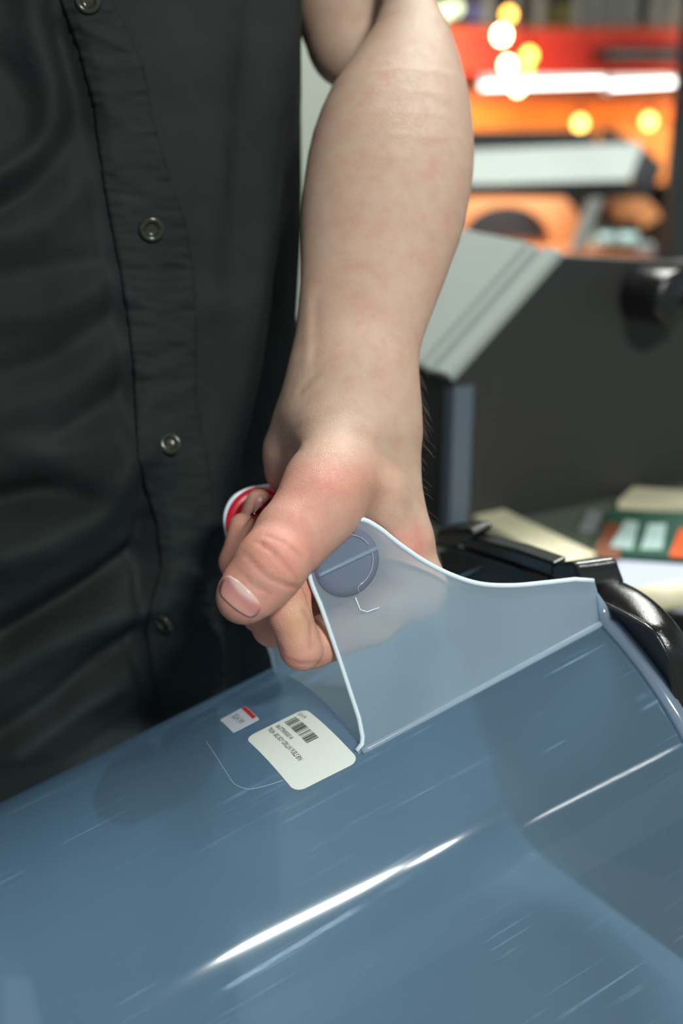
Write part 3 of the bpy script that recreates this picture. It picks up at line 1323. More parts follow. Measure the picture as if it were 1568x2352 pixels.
ca = me.color_attributes.new('tone', 'FLOAT_COLOR', 'POINT')
ca.data.foreach_set('color', np.c_[tone, np.ones(len(V))].ravel().astype(np.float32))
arm = link('body', me, person)
arm['label'] = 'bare pale forearm and hand closed round the grip'


# nails: laid on the skin, slightly proud
def march(px, py, d0=.53, d1=.76):
    r = ray(px, py)
    s = d0
    for _ in range(90):
        v = float(arm_sdf((r * s)[None], False)[0])
        if v < .00008:
            return r * s
        s += max(v * .8, .0001)
        if s > d1:
            return None
    return r * s


def nail(name, quad, lun, h=.0006, n=13):
    """quad: root-left, root-right, tip-right, tip-left (pixels)"""
    a, b, c, d = [np.asarray(q, float) for q in quad]
    P, cols = [], []
    for i in range(n):
        y = i / (n - 1)
        for j in range(n):
            x = j / (n - 1)
            # squircle mapping keeps the corners round
            X, Y = 2 * x - 1, 2 * y - 1
            s = 1 - .16 * (X * X * Y * Y)
            X2, Y2 = X * math.sqrt(1 - .42 * Y * Y * abs(Y)), Y * math.sqrt(1 - .35 * X * X)
            u, v = (X2 + 1) / 2, (Y2 + 1) / 2
            q = (1 - u) * (1 - v) * a + u * (1 - v) * b + u * v * c + (1 - u) * v * d
            p = march(*q)
            if p is None:
                p = P[-1] if P else ray(*q) * .6
            P.append(p)
            e = v - .34 + .30 * X2 * X2
            k = 1 / (1 + math.exp(-e * 40))
            pale, pink = np.array([.72, .50, .47]), np.array([.60, .255, .235])
            tip = np.clip((v - .62) / .3, 0, 1)
            cc = pale * (1 - k) + pink * k
            cols.append(cc * (1 - .8 * tip) + np.array([.66, .40, .33]) * .8 * tip)
    P = np.array(P)
    for _ in range(3):
        G = P.reshape(n, n, 3).copy()
        G[1:-1, 1:-1] = (G[:-2, 1:-1] + G[2:, 1:-1] + G[1:-1, :-2] + G[1:-1, 2:]) / 4 * .6 + G[1:-1, 1:-1] * .4
        P = G.reshape(-1, 3)
    g = grad(lambda q: arm_sdf(q, False), P, .001)
    g /= np.linalg.norm(g, axis=1)[:, None]
    i_, j_ = np.divmod(np.arange(n * n), n)
    ed = np.minimum(np.minimum(i_, n - 1 - i_), np.minimum(j_, n - 1 - j_))
    hh = h * np.clip(.55 + ed * .3, 0, 1)
    top = P + g * hh[:, None]
    botm = P - g * .0006
    f = grid_faces(n, n)
    nv = n * n
    rimi = [i * n for i in range(n)] + [(n - 1) * n + j for j in range(1, n)] + [i * n + n - 1 for i in range(n - 2, -1, -1)] + list(range(n - 2, 0, -1))
    f2 = f + [tuple(k + nv for k in q) for q in f] + [(p, q, q + nv, p + nv) for p, q in zip(rimi, rimi[1:] + rimi[:1])]
    o = mesh(name, c2w(np.r_[top, botm]), f2, M['nailc'], person)
    at = o.data.color_attributes.new('tone', 'FLOAT_COLOR', 'POINT')
    cc = np.c_[np.r_[np.array(cols), np.array(cols)], np.ones(2 * nv)]
    at.data.foreach_set('color', cc.ravel().astype(np.float32))
    return o


def nail_mat():
    m = mat('nail_plate', (.6, .3, .27, 1), .26, spec=.45)
    nt = m.node_tree
    a = nt.nodes.new('ShaderNodeAttribute')
    a.attribute_name = 'tone'
    b = nt.nodes['Principled BSDF']
    nt.links.new(a.outputs['Color'], b.inputs['Base Color'])
    b.inputs['Subsurface Weight'].default_value = .1
    b.inputs['Subsurface Radius'].default_value = (1, .4, .3)
    b.inputs['Subsurface Scale'].default_value = .002
    return m


M['nailc'] = nail_mat()
nail('thumbnail', [(520, 1308), (608, 1388), (578, 1428), (497, 1366)], .3)['label'] = 'pink thumbnail with a pale half-moon'
nail('fingernail', [(580, 1186), (604, 1176), (606, 1134), (586, 1140)], .3, n=9)

# fine hairs on the thumb-side edge of wrist and forearm
bvh_arm = BVHTree.FromPolygons([Vector(p) for p in armw], Q.tolist())
cu = bpy.data.curves.new('arm_hair', 'CURVE')
cu.dimensions = '3D'
cu.bevel_depth = .00002
cu.bevel_resolution = 0
cu.materials.append(mat('hair', (.50, .33, .20, 1), .5))
hv = c2w(np.array([.15, -1., -.1])) - c2w(np.zeros(3))
ok = np.where((VPX[:, 1] > 420) & (VPX[:, 1] < 1180) & (V[:, 2] < dep(VPX[:, 1]) + .012))[0]
gn = None
sel = RNG.choice(ok, 1500)
gN = grad(lambda q: arm_sdf(q, False), V[sel], .001)
gN /= np.linalg.norm(gN, axis=1)[:, None]
cnt_h = 0
invp = parent_inv(person)
for k, g in zip(sel, gN):
    side = VPX[k, 0] - np.interp(VPX[k, 1], [400, 900, 1200], [880, 880, 915])
    if side < 0 or RNG.random() > np.clip((side - 10) / 60, .0, 1) * np.clip((V[k, 1] * -1 + .16) / .12, .15, 1):
        continue
    nw = c2w(g) - c2w(np.zeros(3))
    p0 = armw[k] - nw * .0004
    ln = RNG.uniform(.005, .011)
    dr = hv + RNG.normal(0, .25, 3)
    dr /= np.linalg.norm(dr)
    pts_ = [p0, p0 + nw * ln * .22 + dr * ln * .3, p0 + nw * ln * .36 + dr * ln * .65, p0 + nw * ln * .40 + dr * ln]
    sp = cu.splines.new('POLY')
    sp.points.add(3)
    for q, w in zip(sp.points, pts_):
        q.co = (*(w + invp[:3, 3]), 1)
    sp.points[3].radius = .2
    cnt_h += 1
ho = bpy.data.objects.new('arm_hair', cu)
COL.objects.link(ho)
ho.parent = person
ho['kind'] = 'stuff'

# ---- shirt: a closed cloth barrel round the torso with drawn folds
def tdep(py):
    return np.interp(py, [-900, -300, 0, 525, 1018, 1425, 1700, 2300], [.655, .64, .652, .676, .706, .736, .762, .83])


def txr(py):
    return np.interp(py, [-900, 0, 370, 700, 1100, 1500, 2300], [640, 690, 692, 676, 655, 640, 640])


TB, TA = .135, .215
NR, NC = 300, 340
rows = np.r_[np.linspace(-700, -60, 30), np.linspace(-50, 1760, NR - 50), np.linspace(1790, 2250, 20)]
NR = len(rows)
angs = np.r_[np.linspace(-.30, math.pi * .78, 250, endpoint=False), np.linspace(math.pi * .78, 2 * math.pi - .30, 90, endpoint=False)]
ca_, sa_ = np.cos(angs), np.sin(angs)
ex = .86
SX = np.sign(ca_) * np.abs(ca_) ** ex
SD = np.sign(sa_) * np.abs(sa_) ** ex
base = np.zeros((NR, len(angs), 3))
for i, py in enumerate(rows):
    df = tdep(py)
    cdp = df + TB
    a = TA * np.interp(py, [-700, -450], [.72, 1.])
    xr = (txr(py) - 784) * (cdp - .01) / F
    base[i, :, 0] = xr - a + a * SX
    base[i, :, 1] = (1176 - py) * df / F
    base[i, :, 2] = cdp - TB * SD
Pb = base.reshape(-1, 3)
bpx = np.stack([784 + F * Pb[:, 0] / Pb[:, 2], 1176 - F * Pb[:, 1] / Pb[:, 2]], -1)

PL_L = np.array([(60, -420), (128, -60), (140, 0), (180, 110), (215, 240), (222, 300), (240, 430), (265, 560), (290, 700), (308, 850), (310, 920), (318, 1050), (332, 1110), (360, 1200), (370, 1300),
                 (345, 1385), (336, 1450), (345, 1530), (372, 1640), (400, 1760)], float)
PL_R = np.array([(170, -420), (238, -60), (255, 0), (300, 80), (330, 150), (352, 270), (388, 400), (425, 500), (446, 620), (452, 760), (452, 900), (468, 1000), (482, 1080), (500, 1230), (512, 1400),
                 (520, 1560), (528, 1660), (540, 1760)], float)
plL = lambda y: np.interp(y, PL_L[:, 1], PL_L[:, 0])
plR = lambda y: np.interp(y, PL_R[:, 1], PL_R[:, 0])

FOLDS = [  # path, height mm (+ towards the viewer), sigma px
    ([(652, -200), (632, 100), (602, 400), (575, 700), (545, 950), (500, 1130), (470, 1300)], 5.5, 52),
    ([(520, -100), (500, 300), (490, 700)], 2, 40),
    ([(575, -100), (556, 300), (535, 650)], -2.5, 34),
    ([(690, 300), (650, 700), (600, 1000), (560, 1250)], -4, 44),
    ([(60, -60), (95, 120), (128, 250), (104, 330), (40, 395), (-40, 440)], 8, 30),
    ([(128, 60), (158, 200), (160, 290), (128, 350), (70, 420), (-20, 480)], -7, 22),
    ([(-20, 120), (40, 200), (60, 300)], -5, 36),
    ([(-20, 560), (90, 520), (190, 430), (230, 380)], 5, 36),
    ([(-20, 640), (110, 610), (220, 600)], -4, 26),
    ([(-20, 730), (120, 720), (250, 640)], 5, 36),
    ([(-20, 860), (100, 830), (260, 720)], -6, 24),
    ([(-20, 960), (140, 900), (280, 800)], 5, 34),
    ([(120, 1010), (220, 940), (300, 880)], -6, 20),
    ([(40, 1040), (180, 1030), (310, 960)], 4, 26),
    ([(-20, 1150), (120, 1130), (190, 1150)], -8, 32),
    ([(-20, 1290), (120, 1240), (215, 1160), (290, 1050)], 12, 56),
    ([(-20, 1470), (100, 1405), (230, 1330), (320, 1270)], -12, 22),
    ([(-20, 1570), (120, 1480), (250, 1420), (340, 1390)], 7, 38),
    ([(-20, 1700), (110, 1620), (250, 1500), (345, 1450)], -7, 22),
    ([(40, 1740), (160, 1640), (280, 1570)], 6, 30),
    ([(270, 1620), (285, 1570), (240, 1540)], -4, 14),
    ([(120, 1800), (240, 1700), (380, 1620)], -5, 24),
    ([(380, 1330), (450, 1420), (520, 1520)], 4, 30),
    ([(460, 1280), (520, 1350), (580, 1420)], -5, 24),
]
disp = np.zeros(len(Pb))
frontw = np.clip((SD + .1) / .35, 0, 1)
frontw = np.tile(frontw, NR)
for pl_, a, s in FOLDS:
    pl_ = catmull(pl_, 24)
    lo, hi = pl_.min(0) - 3 * s, pl_.max(0) + 3 * s
    k = np.where((bpx > lo).all(1) & (bpx < hi).all(1))[0]
    if len(k):
        ym_ = pl_[:, 1].mean()
        disp[k] += a * (.0027 if abs(a) >= 6 and ym_ > 1050 else .0014 if 480 < ym_ < 1050 else .0021) * np.exp(-(poly_dist(bpx[k], list(pl_)) / s) ** 2)
# hollow beside the placket's free edge
gl_ = [(x - 20, y) for x, y in PL_L]
disp -= .013 * np.exp(-(poly_dist(bpx, gl_) / 17) ** 2)
gl2 = [(368 - 26, 1200), (372 - 26, 1300), (345 - 20, 1380)]
disp -= .016 * np.exp(-(poly_dist(bpx, gl2) / 24) ** 2)
# the shirt's side falls back behind the lit front panel
lx_ = np.interp(bpx[:, 1], [300, 600, 850, 1080, 1300, 1600, 1800], [700, 650, 596, 540, 500, 500, 520])
ww = np.clip((bpx[:, 0] - lx_) / 42, 0, 1)
disp -= .024 * ww * ww * (3 - 2 * ww) * np.clip((bpx[:, 1] - 330) / 250, 0, 1)
from mathutils import noise as mnoise
DG = disp.reshape(NR, -1)
for _ in range(9):
    DG = np.roll(DG, 1, 1) * .25 + np.roll(DG, -1, 1) * .25 + DG * .5
    DG[1:-1] = DG[:-2] * .25 + DG[2:] * .25 + DG[1:-1] * .5
disp = DG.ravel()
nz = np.array([mnoise.fractal(Vector((p[0] * 13, p[1] * 9, p[2] * 9)), .8, 2., 4) for p in Pb])
disp += nz * .0028
nrm = np.stack([np.tile(ca_ * .8, NR), np.zeros(len(Pb)), np.tile(-np.abs(sa_) * np.sign(sa_), NR)], -1)
nrm /= np.linalg.norm(nrm, axis=1)[:, None]
Ps = Pb + nrm * (disp * frontw)[:, None]
shirt_f = grid_faces(NR, len(angs), False, True)
shw = c2w(Ps)
shirt = mesh('shirt', shw, shirt_f, M['cloth'], person)
shirt['label'] = 'black long-bodied cotton shirt with a button placket'
sl = tube('sleeve', [U_(835, -330, .83), U_(820, -480, .84), U_(780, -700, .86), U_(640, -860, .86)], [.070, .076, .085, .09], M['cloth'], shirt, n=32, cap=False)
bvh_s = BVHTree.FromPolygons([Vector(p) for p in shw], shirt_f)


def on_shirt(px, py):
    d = Vector(c2w(ray(px, py)) - CAM).normalized()
    h = bvh_s.ray_cast(Vector(CAM), d)
    return (np.array(h[0]), np.array(h[1] if h[1].dot(d) < 0 else -h[1])) if h[0] is not None else (None, None)


# placket strip
NU, NV = 360, 17
ys = np.linspace(-420, 1700, NU)
tops = np.zeros((NU, NV, 3))
for i, y in enumerate(ys):
    a, b = plL(y), plR(y)
    for j in range(NV):
        x = a + (b - a) * j / (NV - 1)
        p, n = on_shirt(x, y)
        tops[i, j] = p if p is not None else np.nan
# bridge over the hollow so that the strip lies smooth across
view = CAM - tops
view /= np.linalg.norm(view, axis=2)[:, :, None]
depthv = np.linalg.norm(tops - CAM, axis=2)
for _ in range(30):
    depthv[1:-1] = (depthv[:-2] + depthv[2:]) * .25 + depthv[1:-1] * .5
    depthv[:, 1:-1] = (depthv[:, :-2] + depthv[:, 2:]) * .25 + depthv[:, 1:-1] * .5
raise_ = np.zeros((NU, NV))
for i, y in enumerate(ys):
    for j in range(NV):
        x = j / (NV - 1)
        e = min(x, 1 - x)
        pk = abs(x - .5) * 2
        w = mnoise.noise(Vector((x * 2.2, y * .030, 3.1))) * .0018 + mnoise.noise(Vector((x * 3.5, y * .075, 8.))) * .0013 * (.3 + pk)
        raise_[i, j] = .0022 + w + (.0004 if .08 < x < .92 else 0) - (.0006 if abs(x - .12) < .035 or abs(x - .88) < .035 else 0) - (.0016 if x > .97 else 0)
lim = np.linalg.norm(tops - CAM, axis=2)
dd = np.minimum(depthv, lim) - raise_
top_p = CAM - view * dd[:, :, None]
bot_p = CAM - view * (dd + .0016)[:, :, None]
nv = NU * NV
pf = grid_faces(NU, NV)
rimi = [i * NV for i in range(NU)] + [(NU - 1) * NV + j for j in range(1, NV)] + [i * NV + NV - 1 for i in range(NU - 2, -1, -1)] + list(range(NV - 2, 0, -1))
pf2 = pf + [tuple(k + nv for k in q) for q in pf] + [(p, q, q + nv, p + nv) for p, q in zip(rimi, rimi[1:] + rimi[:1])]
placket = mesh('placket', np.r_[top_p.reshape(-1, 3), bot_p.reshape(-1, 3)], pf2, M['cloth'], shirt)
bvh_p = BVHTree.FromPolygons([Vector(p) for p in top_p.reshape(-1, 3)], pf)


def make_button(px, py, rpx, tilt):
    d = Vector(c2w(ray(px, py)) - CAM).normalized()
    h = bvh_p.ray_cast(Vector(CAM), d)
    p = np.array(h[0])
    n = h[1] if h[1].dot(d) < 0 else -h[1]
    n = (n + Vector(c2w(np.array([tilt[0], tilt[1], 0.])) - CAM) * 1.).normalized()
    r = rpx * np.linalg.norm(p - CAM) / F
    zz = np.array(n)
    xx = np.cross(zz, [0, 0, 1.])
    xx /= np.linalg.norm(xx)
    yy = np.cross(zz, xx)
    c = p + zz * .0006
    prof = [(0, .0008), (.30, .0008), (.44, .0010), (.52, .0021), (.66, .0030), (.82, .0031), (.95, .0022), (1., .0012), (.97, .0003), (.5, 0), (0, 0)]
    n_ = 36
    v, f = [], []
    for q, z in prof:
        for k in range(n_):
            a = 2 * math.pi * k / n_
            v.append(c + (xx * math.cos(a) + yy * math.sin(a)) * max(q, .002) * r + zz * z)
    f = grid_faces(len(prof), n_, False, True)
    b = mesh('button', v, f, M['button'], shirt)
    # sewing thread across the four holes
    tv, tf = [], []
    for s in (-1, 1):
        q0 = c + (xx * .18 * s + yy * .18) * r + zz * .0010
        q1 = c + (xx * .18 * s - yy * .18) * r + zz * .0010
        vv_, ff_ = tube_vf([q0, (q0 + q1) / 2 + zz * .0003, q1], .00035, 6)
        o = len(tv)
        tv += list(vv_)
        tf += [tuple(i + o for i in g) for g in ff_]
    return b


for a in ((203, 2, 28, (-.1, 0)), (348, 525, 29, (-.15, .05)), (389, 1020, 26, (-.5, .12)), (379, 1427, 27, (-.75, .1))):
    make_button(*a)

# trousers and shoes below the shirt (hidden by the bin from here)
M['denim'] = mat('black_trousers', lin(26, 27, 32), .85, bump=.2, bscale=500)
hip_ring = shw.reshape(NR, len(angs), 3)[-20]
hipc = (hip_ring.min(0) + hip_ring.max(0)) / 2 + np.array([0, .02, 0])
hz = hipc[2]
v, f = [], []
for z, a, b in ((hz + .06, .150, .075), (hz - .06, .180, .105), (hz - .10, .18, .125)):
    for k in range(32):
        th_ = 2 * math.pi * k / 32
        v.append((hipc[0] + a * math.cos(th_), hipc[1] + b * math.sin(th_), z))
f = grid_faces(3, 32, False, True) + [tuple(range(32)), tuple(range(64, 96))]
for s in (-1, 1):
    pv, pf_ = tube_vf([(hipc[0] + s * .09, hipc[1], hz - .05), (hipc[0] + s * .10, hipc[1], hz * .55), (hipc[0] + s * .11, hipc[1] + .01, .06)], [.092, .072, .062], 24)
    o = len(v)
    v += list(pv)
    f += [tuple(i + o for i in g) for g in pf_]
mesh('trousers', v, f, M['denim'], person)
for s in (-1, 1):
    c = np.array([hipc[0] + s * .115, hipc[1] - .06, 0])
    v = []
    prof = [(-.13, .030, .035), (-.10, .042, .05), (-.03, .046, .07), (.04, .042, .10), (.10, .036, .10), (.125, .02, .06)]
    for y, hw, hh in prof:
        for k in range(16):
            a = 2 * math.pi * k / 16
            v.append(c + [hw * math.cos(a), y, hh / 2 + .001 + hh / 2 * math.sin(a)])
    mesh('shoe', v, grid_faces(6, 16, False, True) + [tuple(range(16)), tuple(range(80, 96))], M['blackmatt'], person)

# ------------------------------------------------------------------ counter and the goods on it
CZ = .90
M['counter'] = mat('grey_green_counter', lin(98, 106, 94), .35, noise=.12, nscale=9)
M['cabinet'] = mat('charcoal_cabinet', lin(46, 47, 46), .55, noise=.1, nscale=4)
M['steel'] = mat('pale_steel', lin(156, 164, 160), .33, metal=.0, spec=.6)
M['steeldark'] = mat('grey_steel', lin(140, 148, 148), .35)
M['post'] = mat('blue_grey_trim', lin(92, 104, 116), .4)
M['cream'] = mat('cream_board', lin(222, 216, 184), .5)
M['white'] = mat('white_paper', lin(176, 182, 200), .6)
M['copper'] = mat('copper', lin(232, 158, 104), .3, metal=.2)
M['darkblue'] = mat('dark_blue_steel', lin(40, 52, 66), .3, metal=.2)
M['chrome'] = mat('chrome', lin(200, 205, 200), .12, metal=1.)
M['green'] = mat('dark_green_print', lin(40, 84, 66), .45)
M['orange'] = mat('orange_print', lin(236, 92, 30), .45)
M['teal'] = mat('pale_teal_print_and_glint', lin(180, 208, 204), .45)
M['bronze'] = mat('brown_print', lin(130, 74, 44), .5)

ctr = empty('counter', (.75, 1.45, 0), 'grey-green display counter behind the bin, carrying papers and a charcoal cabinet', 'counter')
x0c, x1c, y0c, y1c = .03, 1.7, .95, 2.2
box('worktop', ((x0c + x1c) / 2, (y0c + y1c) / 2, CZ - .02), (x1c - x0c, y1c - y0c, .04), M['counter'], ctr, bev=.004)
box('plinth', ((x0c + x1c) / 2 + .02, (y0c + y1c) / 2 + .03, CZ / 2 - .02), (x1c - x0c - .1, y1c - y0c - .1, CZ - .04), M['cabinet'], ctr)

# sloped charcoal cabinet standing on the counter
p1, p2 = on_z(1035, 1224, CZ), on_z(1568, 1112, CZ)
dv = (p2 - p1) / np.linalg.norm(p2 - p1)
nv_ = np.array([-dv[1], dv[0], 0.])                   # to the far left
cab = empty('display_cabinet', p1, 'charcoal display cabinet with sloped pale lid on the grey-green counter', 'cabinet')
V0 = lambda px, py: on_plane(px, py, p1, nv_)
sl0, sl1 = V0(1037, 878), V0(1292, 590)
e2 = p1 + dv * 1.05
foot = np.array([sl1[0], sl1[1], CZ])
top2 = V0(1568, 604)
far2 = p1 + dv * ((top2 - p1) @ dv * 1.6)
prism('side_panel', [p1, far2, far2 * [1, 1, 0] + [0, 0, top2[2]], top2, sl1, sl0], nv_ * .02, M['cabinet'], cab)
back = nv_ * .53
v = [q + nv_ * .0202 for q in (p1, foot, sl1, sl0)]
v = v + [q + back for q in v]
f = [(0, 1, 2, 3), (7, 6, 5, 4)] + [(i, (i + 1) % 4, 4 + (i + 1) % 4, 4 + i) for i in range(4)]
mesh('cabinet_body', v, f, M['cabinet'], cab, smooth=False)
kc = V0(1470, 668)
cyl('control_knob', kc, kc - nv_ * .05, .026, M['black'], cab, n=32, bev=.005)
kc2 = V0(1500, 668) - nv_ * .052
cyl('knob_cap', kc2, kc2 - nv_ * .008, .010, M['chrome'], cab, n=24, bev=.002)
up_s = np.cross(sl1 - sl0, nv_)
up_s /= np.linalg.norm(up_s)
if up_s[2] < 0:
    up_s = -up_s
# pale lid lying on the slope, with a raised border strip and two grooves along its edge
def lidstrip(name, a, b, h0, h1, m):
    q = [sl0 + nv_ * a + up_s * h0, sl1 + nv_ * a + up_s * h0, sl1 + nv_ * b + up_s * h0, sl0 + nv_ * b + up_s * h0]
    o = prism(name, q, up_s * (h1 - h0), m, cab)
    return bevel_obj(o, .002)
lidstrip('sloped_lid', .042, .53, .001, .012, M['steel'])
lidstrip('lid_border', -.004, .017, .001, .010, M['steel'])
lidstrip('lid_border', .019, .028, .001, .006, M['steeldark'])
lidstrip('lid_border', .030, .040, .001, .009, M['steel'])
prism('corner_trim', [p1 + dv * -.004 - nv_ * .004, p1 + dv * .016 - nv_ * .004, p1 + dv * .016 + nv_ * .010, p1 + dv * -.004 + nv_ * .010], (0, 0, sl0[2] - CZ - .004), M['post'], cab)

def lying(name, px4, th, m, label, cat, bev=.0, z=CZ + .0005, group=None):
    q = [on_z(x, y, z) for x, y in px4]
    o = prism(name, q, (0, 0, th), m)
    if bev:
        bevel_obj(o, bev)
    return tag(o, label, cat, group)

lying('cream_board', [(1064, 1200), (1108, 1172), (1368, 1300), (1290, 1330)], .012, M['cream'], 'long cream board lying on the grey-green counter behind the lid frame', 'board', .002)
mg = lying('leaflet', [(1352, 1282), (1398, 1186), (1640, 1190), (1640, 1300)], .006, M['green'], 'dark green leaflet with pale and orange panels on the counter', 'leaflet')
def printed(pxs, m, z):
    q = [on_z(x, y, z) for x, y in pxs]
    inv_ = parent_inv(mg)
    return prism('printed_panel', q, (0, 0, .0004), m, mg)
printed([(1356, 1279), (1392, 1200), (1440, 1206), (1420, 1284)], M['bronze'], CZ + .0066)
printed([(1400, 1256), (1436, 1196), (1466, 1200), (1452, 1262)], M['teal'], CZ + .0071)
printed([(1470, 1262), (1488, 1204), (1530, 1204), (1520, 1262)], M['teal'], CZ + .0071)
printed([(1536, 1278), (1560, 1214), (1630, 1220), (1630, 1284)], M['orange'], CZ + .0071)
lying('booklet', [(1418, 1168), (1452, 1136), (1640, 1148), (1640, 1184)], .008, M['cream'], 'cream booklet lying beyond the dark green leaflet', 'booklet')
lying('white_sheet', [(1300, 1372), (1392, 1292), (1660, 1310), (1660, 1420)], .003, M['white'], 'plain white sheet of paper behind the lid frame', 'paper')
ro = cyl('paper_roll', on_z(1436, 1384, CZ + .012), on_z(1660, 1352, CZ + .012), .011, M['cream'], n=20)
tag(ro, 'thin pale paper roll lying on the white sheet', 'paper roll')
lying('folded_card', [(1328, 1220), (1350, 1180), (1382, 1184), (1368, 1226)], .004, M['steeldark'], 'small grey folded card left of the dark green leaflet', 'card')
bn = empty('glass_bead', on_z(1136, 1182, CZ), 'small pale round bead standing at the end of the cream board', 'bead')
bv_ = []
c = on_z(1136, 1186, CZ) + [0, 0, .008]
for i in range(9):
    for j in range(14):
        a, b = math.pi * i / 8, 2 * math.pi * j / 14
        bv_.append(c + .008 * np.array([math.sin(a) * math.cos(b), math.sin(a) * math.sin(b), math.cos(a)]))
mesh('bead_ball', bv_, grid_faces(9, 14, False, True), mat('bead', lin(150, 156, 150), .2), bn)

# ------------------------------------------------------------------ display grill behind the cabinet
gy = 2.75
gD = lambda px, py, y=gy: on_plane(px, py, (0, y, 0), (0, 1, 0))
gr = empty('display_grill', (.75, gy, 0), 'large display grill with raised pale hood and copper arch behind the cabinet', 'grill')
top = gD(1290, 578)[2]
xl, xr = gD(820, 600)[0], gD(1545, 600)[0]
box('grill_base', ((xl + xr) / 2, gy + .45, (top - .03) / 2), (xr - xl, .9, top - .03), M['cabinet'], gr, bev=.01)
box('front_rail', ((xl + xr) / 2 - .02, gy + .02, top - .016), (xr - xl - .05, .05, .030), M['bronze'], gr, bev=.006)
# copper arch over a dark blue opening
def arch(y, cx, cz, r0, r1, depth, m, name, a0=0, a1=math.pi, n=36, sx=1.25):
    v = []
    for i in range(n):
        a = a0 + (a1 - a0) * i / (n - 1)
        for r, yy in ((r0, y), (r1, y), (r1, y + depth), (r0, y + depth)):
            v.append((cx + sx * r * math.cos(a), yy, cz + r * math.sin(a)))
    return mesh(name, v, grid_faces(n, 4, False, True) + [(0, 1, 2, 3), tuple(range((n - 1) * 4, n * 4))], m, gr, smooth=False)
ac = gD(1160, 556, gy + .25)
arch(gy + .25, ac[0], ac[2], .085, .150, .25, M['copper'], 'copper_arch')
v = []
for i in range(24):
    a = math.pi * i / 23
    v.append((ac[0] + 1.25 * .085 * math.cos(a), gy + .34, ac[2] + .085 * math.sin(a)))
prism('oven_mouth', v, (0, .03, 0), M['darkblue'], gr)
box('copper_sill', (ac[0] + .02, gy + .30, ac[2] - .012), (.44, .22, .02), M['copper'], gr, bev=.004)
box('grill_back', ((xl + xr) / 2, gy + .72, top + .11), (xr - xl - .10, .03, .22), M['blackmatt'], gr)
# hood: pale front sheet, black end and underside
h0, h1 = gD(1000, 418, gy + .1), gD(1450, 428, gy + .1)
h2, h3 = gD(1470, 346, gy + .30), gD(1000, 365, gy + .30)
prism('hood_sheet', [gD(1000, 426), gD(1446, 414), gD(1474, 342, gy + .10), gD(1000, 362, gy + .10)], (0, .02, .012), M['steel'], gr, bev=.004)
prism('hood_end', [gD(1448, 416), gD(1496, 452), gD(1524, 380), gD(1478, 338, gy + .10)], (.0, .45, .03), M['blackmatt'], gr, bev=.004)
prism('hood_underside', [gD(1000, 430), gD(1446, 418), gD(1496, 450), gD(1496, 454), gD(1000, 452)], (0, .45, 0), M['black'], gr)
# strut, and a copper arc in place of an orange reflection
prism('hood_strut', [gD(1312, 574), gD(1342, 574), gD(1392, 440), gD(1362, 436)], (0, .03, 0), M['steel'], gr, bev=.004)
ar2 = gD(1440, 545, gy + .3)
arch(gy + .3, ar2[0], ar2[2], .045, .100, .22, M['copper'], 'reflection_arc', .5, 2.2, 24, .9)
for px in (1385, 1438):  # pale cylinders in place of lamp reflections on the metal
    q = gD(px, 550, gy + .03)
    cyl('painted_glint', q + [-.022, 0, 0], q + [.022, 0, 0], .017, M['teal'], gr, n=20)
# small warm light added under the hood to brighten the copper
od = bpy.data.lights.new('added_hood_light', 'AREA')
od.size = .30
od.energy = 1.0
od.color = (1., .88, .72)
oo = bpy.data.objects.new('added_hood_light', od)
COL.objects.link(oo)
oo.parent = gr
oo.location = Vector(gD(1200, 470, gy + .12)) - gr.location
oo.rotation_euler = (math.radians(35), 0, 0)
prism('rail_bracket', [gD(1462, 560), gD(1504, 560), gD(1498, 626), gD(1478, 640), gD(1462, 620)], (0, .03, 0), M['steeldark'], gr, bev=.004)

# dark upright at the right edge of the view
q0, q1 = gD(1532, 600, 2.2), gD(1600, 600, 2.2)
up_ = box('display_post', ((q0[0] + q1[0]) / 2, 2.23, .78), (q1[0] - q0[0], .06, 1.56), M['blackmatt'], bev=.004)
tag(up_, 'black upright display post right of the grill hood', 'post')

# pale pillar glimpsed between shirt and arm
q0, q1 = on_plane(640, 300, (0, 2.6, 0), (0, 1, 0)), on_plane(860, 300, (0, 2.6, 0), (0, 1, 0))
pi_ = box('trim_1', ((q0[0] + q1[0]) / 2, 2.7, 1.6), (q1[0] - q0[0], .2, 3.2), M['pillar'])
tag(pi_, kind='structure')

# ------------------------------------------------------------------ far wall: red beam, orange wood, shelving, lamps
WY = 5.6
wD = lambda px, py, y=WY: on_plane(px, py, (0, y, 0), (0, 1, 0))
def wallrect(name, px0, py0, px1, py1, y, th, m, parent=None, bev=0.):
    a, b = wD(px0, py0, y), wD(px1, py1, y)
    return box(name, ((a[0] + b[0]) / 2, y + th / 2, (a[2] + b[2]) / 2), (b[0] - a[0], th, a[2] - b[2]), m, parent, bev=bev)
tag(wallrect('trim_2', 930, 72, 1800, 172, WY, .3, M['redpaint']), kind='structure')
tag(wallrect('trim_3', 930, 205, 1800, 236, WY + .1, .3, M['brown']), kind='structure')
tag(wallrect('trim_4', 930, 236, 1800, 282, WY + .15, .2, M['orangewood']), kind='structure')
tag(wallrect('trim_5', 930, 282, 1800, 420, WY + .2, .2, M['tanwood']), kind='structure')
ac_ = empty('air_unit', wD(1470, 140, WY - .2), 'dark grey air unit mounted on the red beam', 'air unit')
wallrect('unit_body', 1384, 108, 1640, 146, WY - .26, .25, M['blackmatt'], ac_, .01)
wallrect('unit_grille', 1400, 120, 1640, 130, WY - .27, .02, M['steeldark'], ac_)
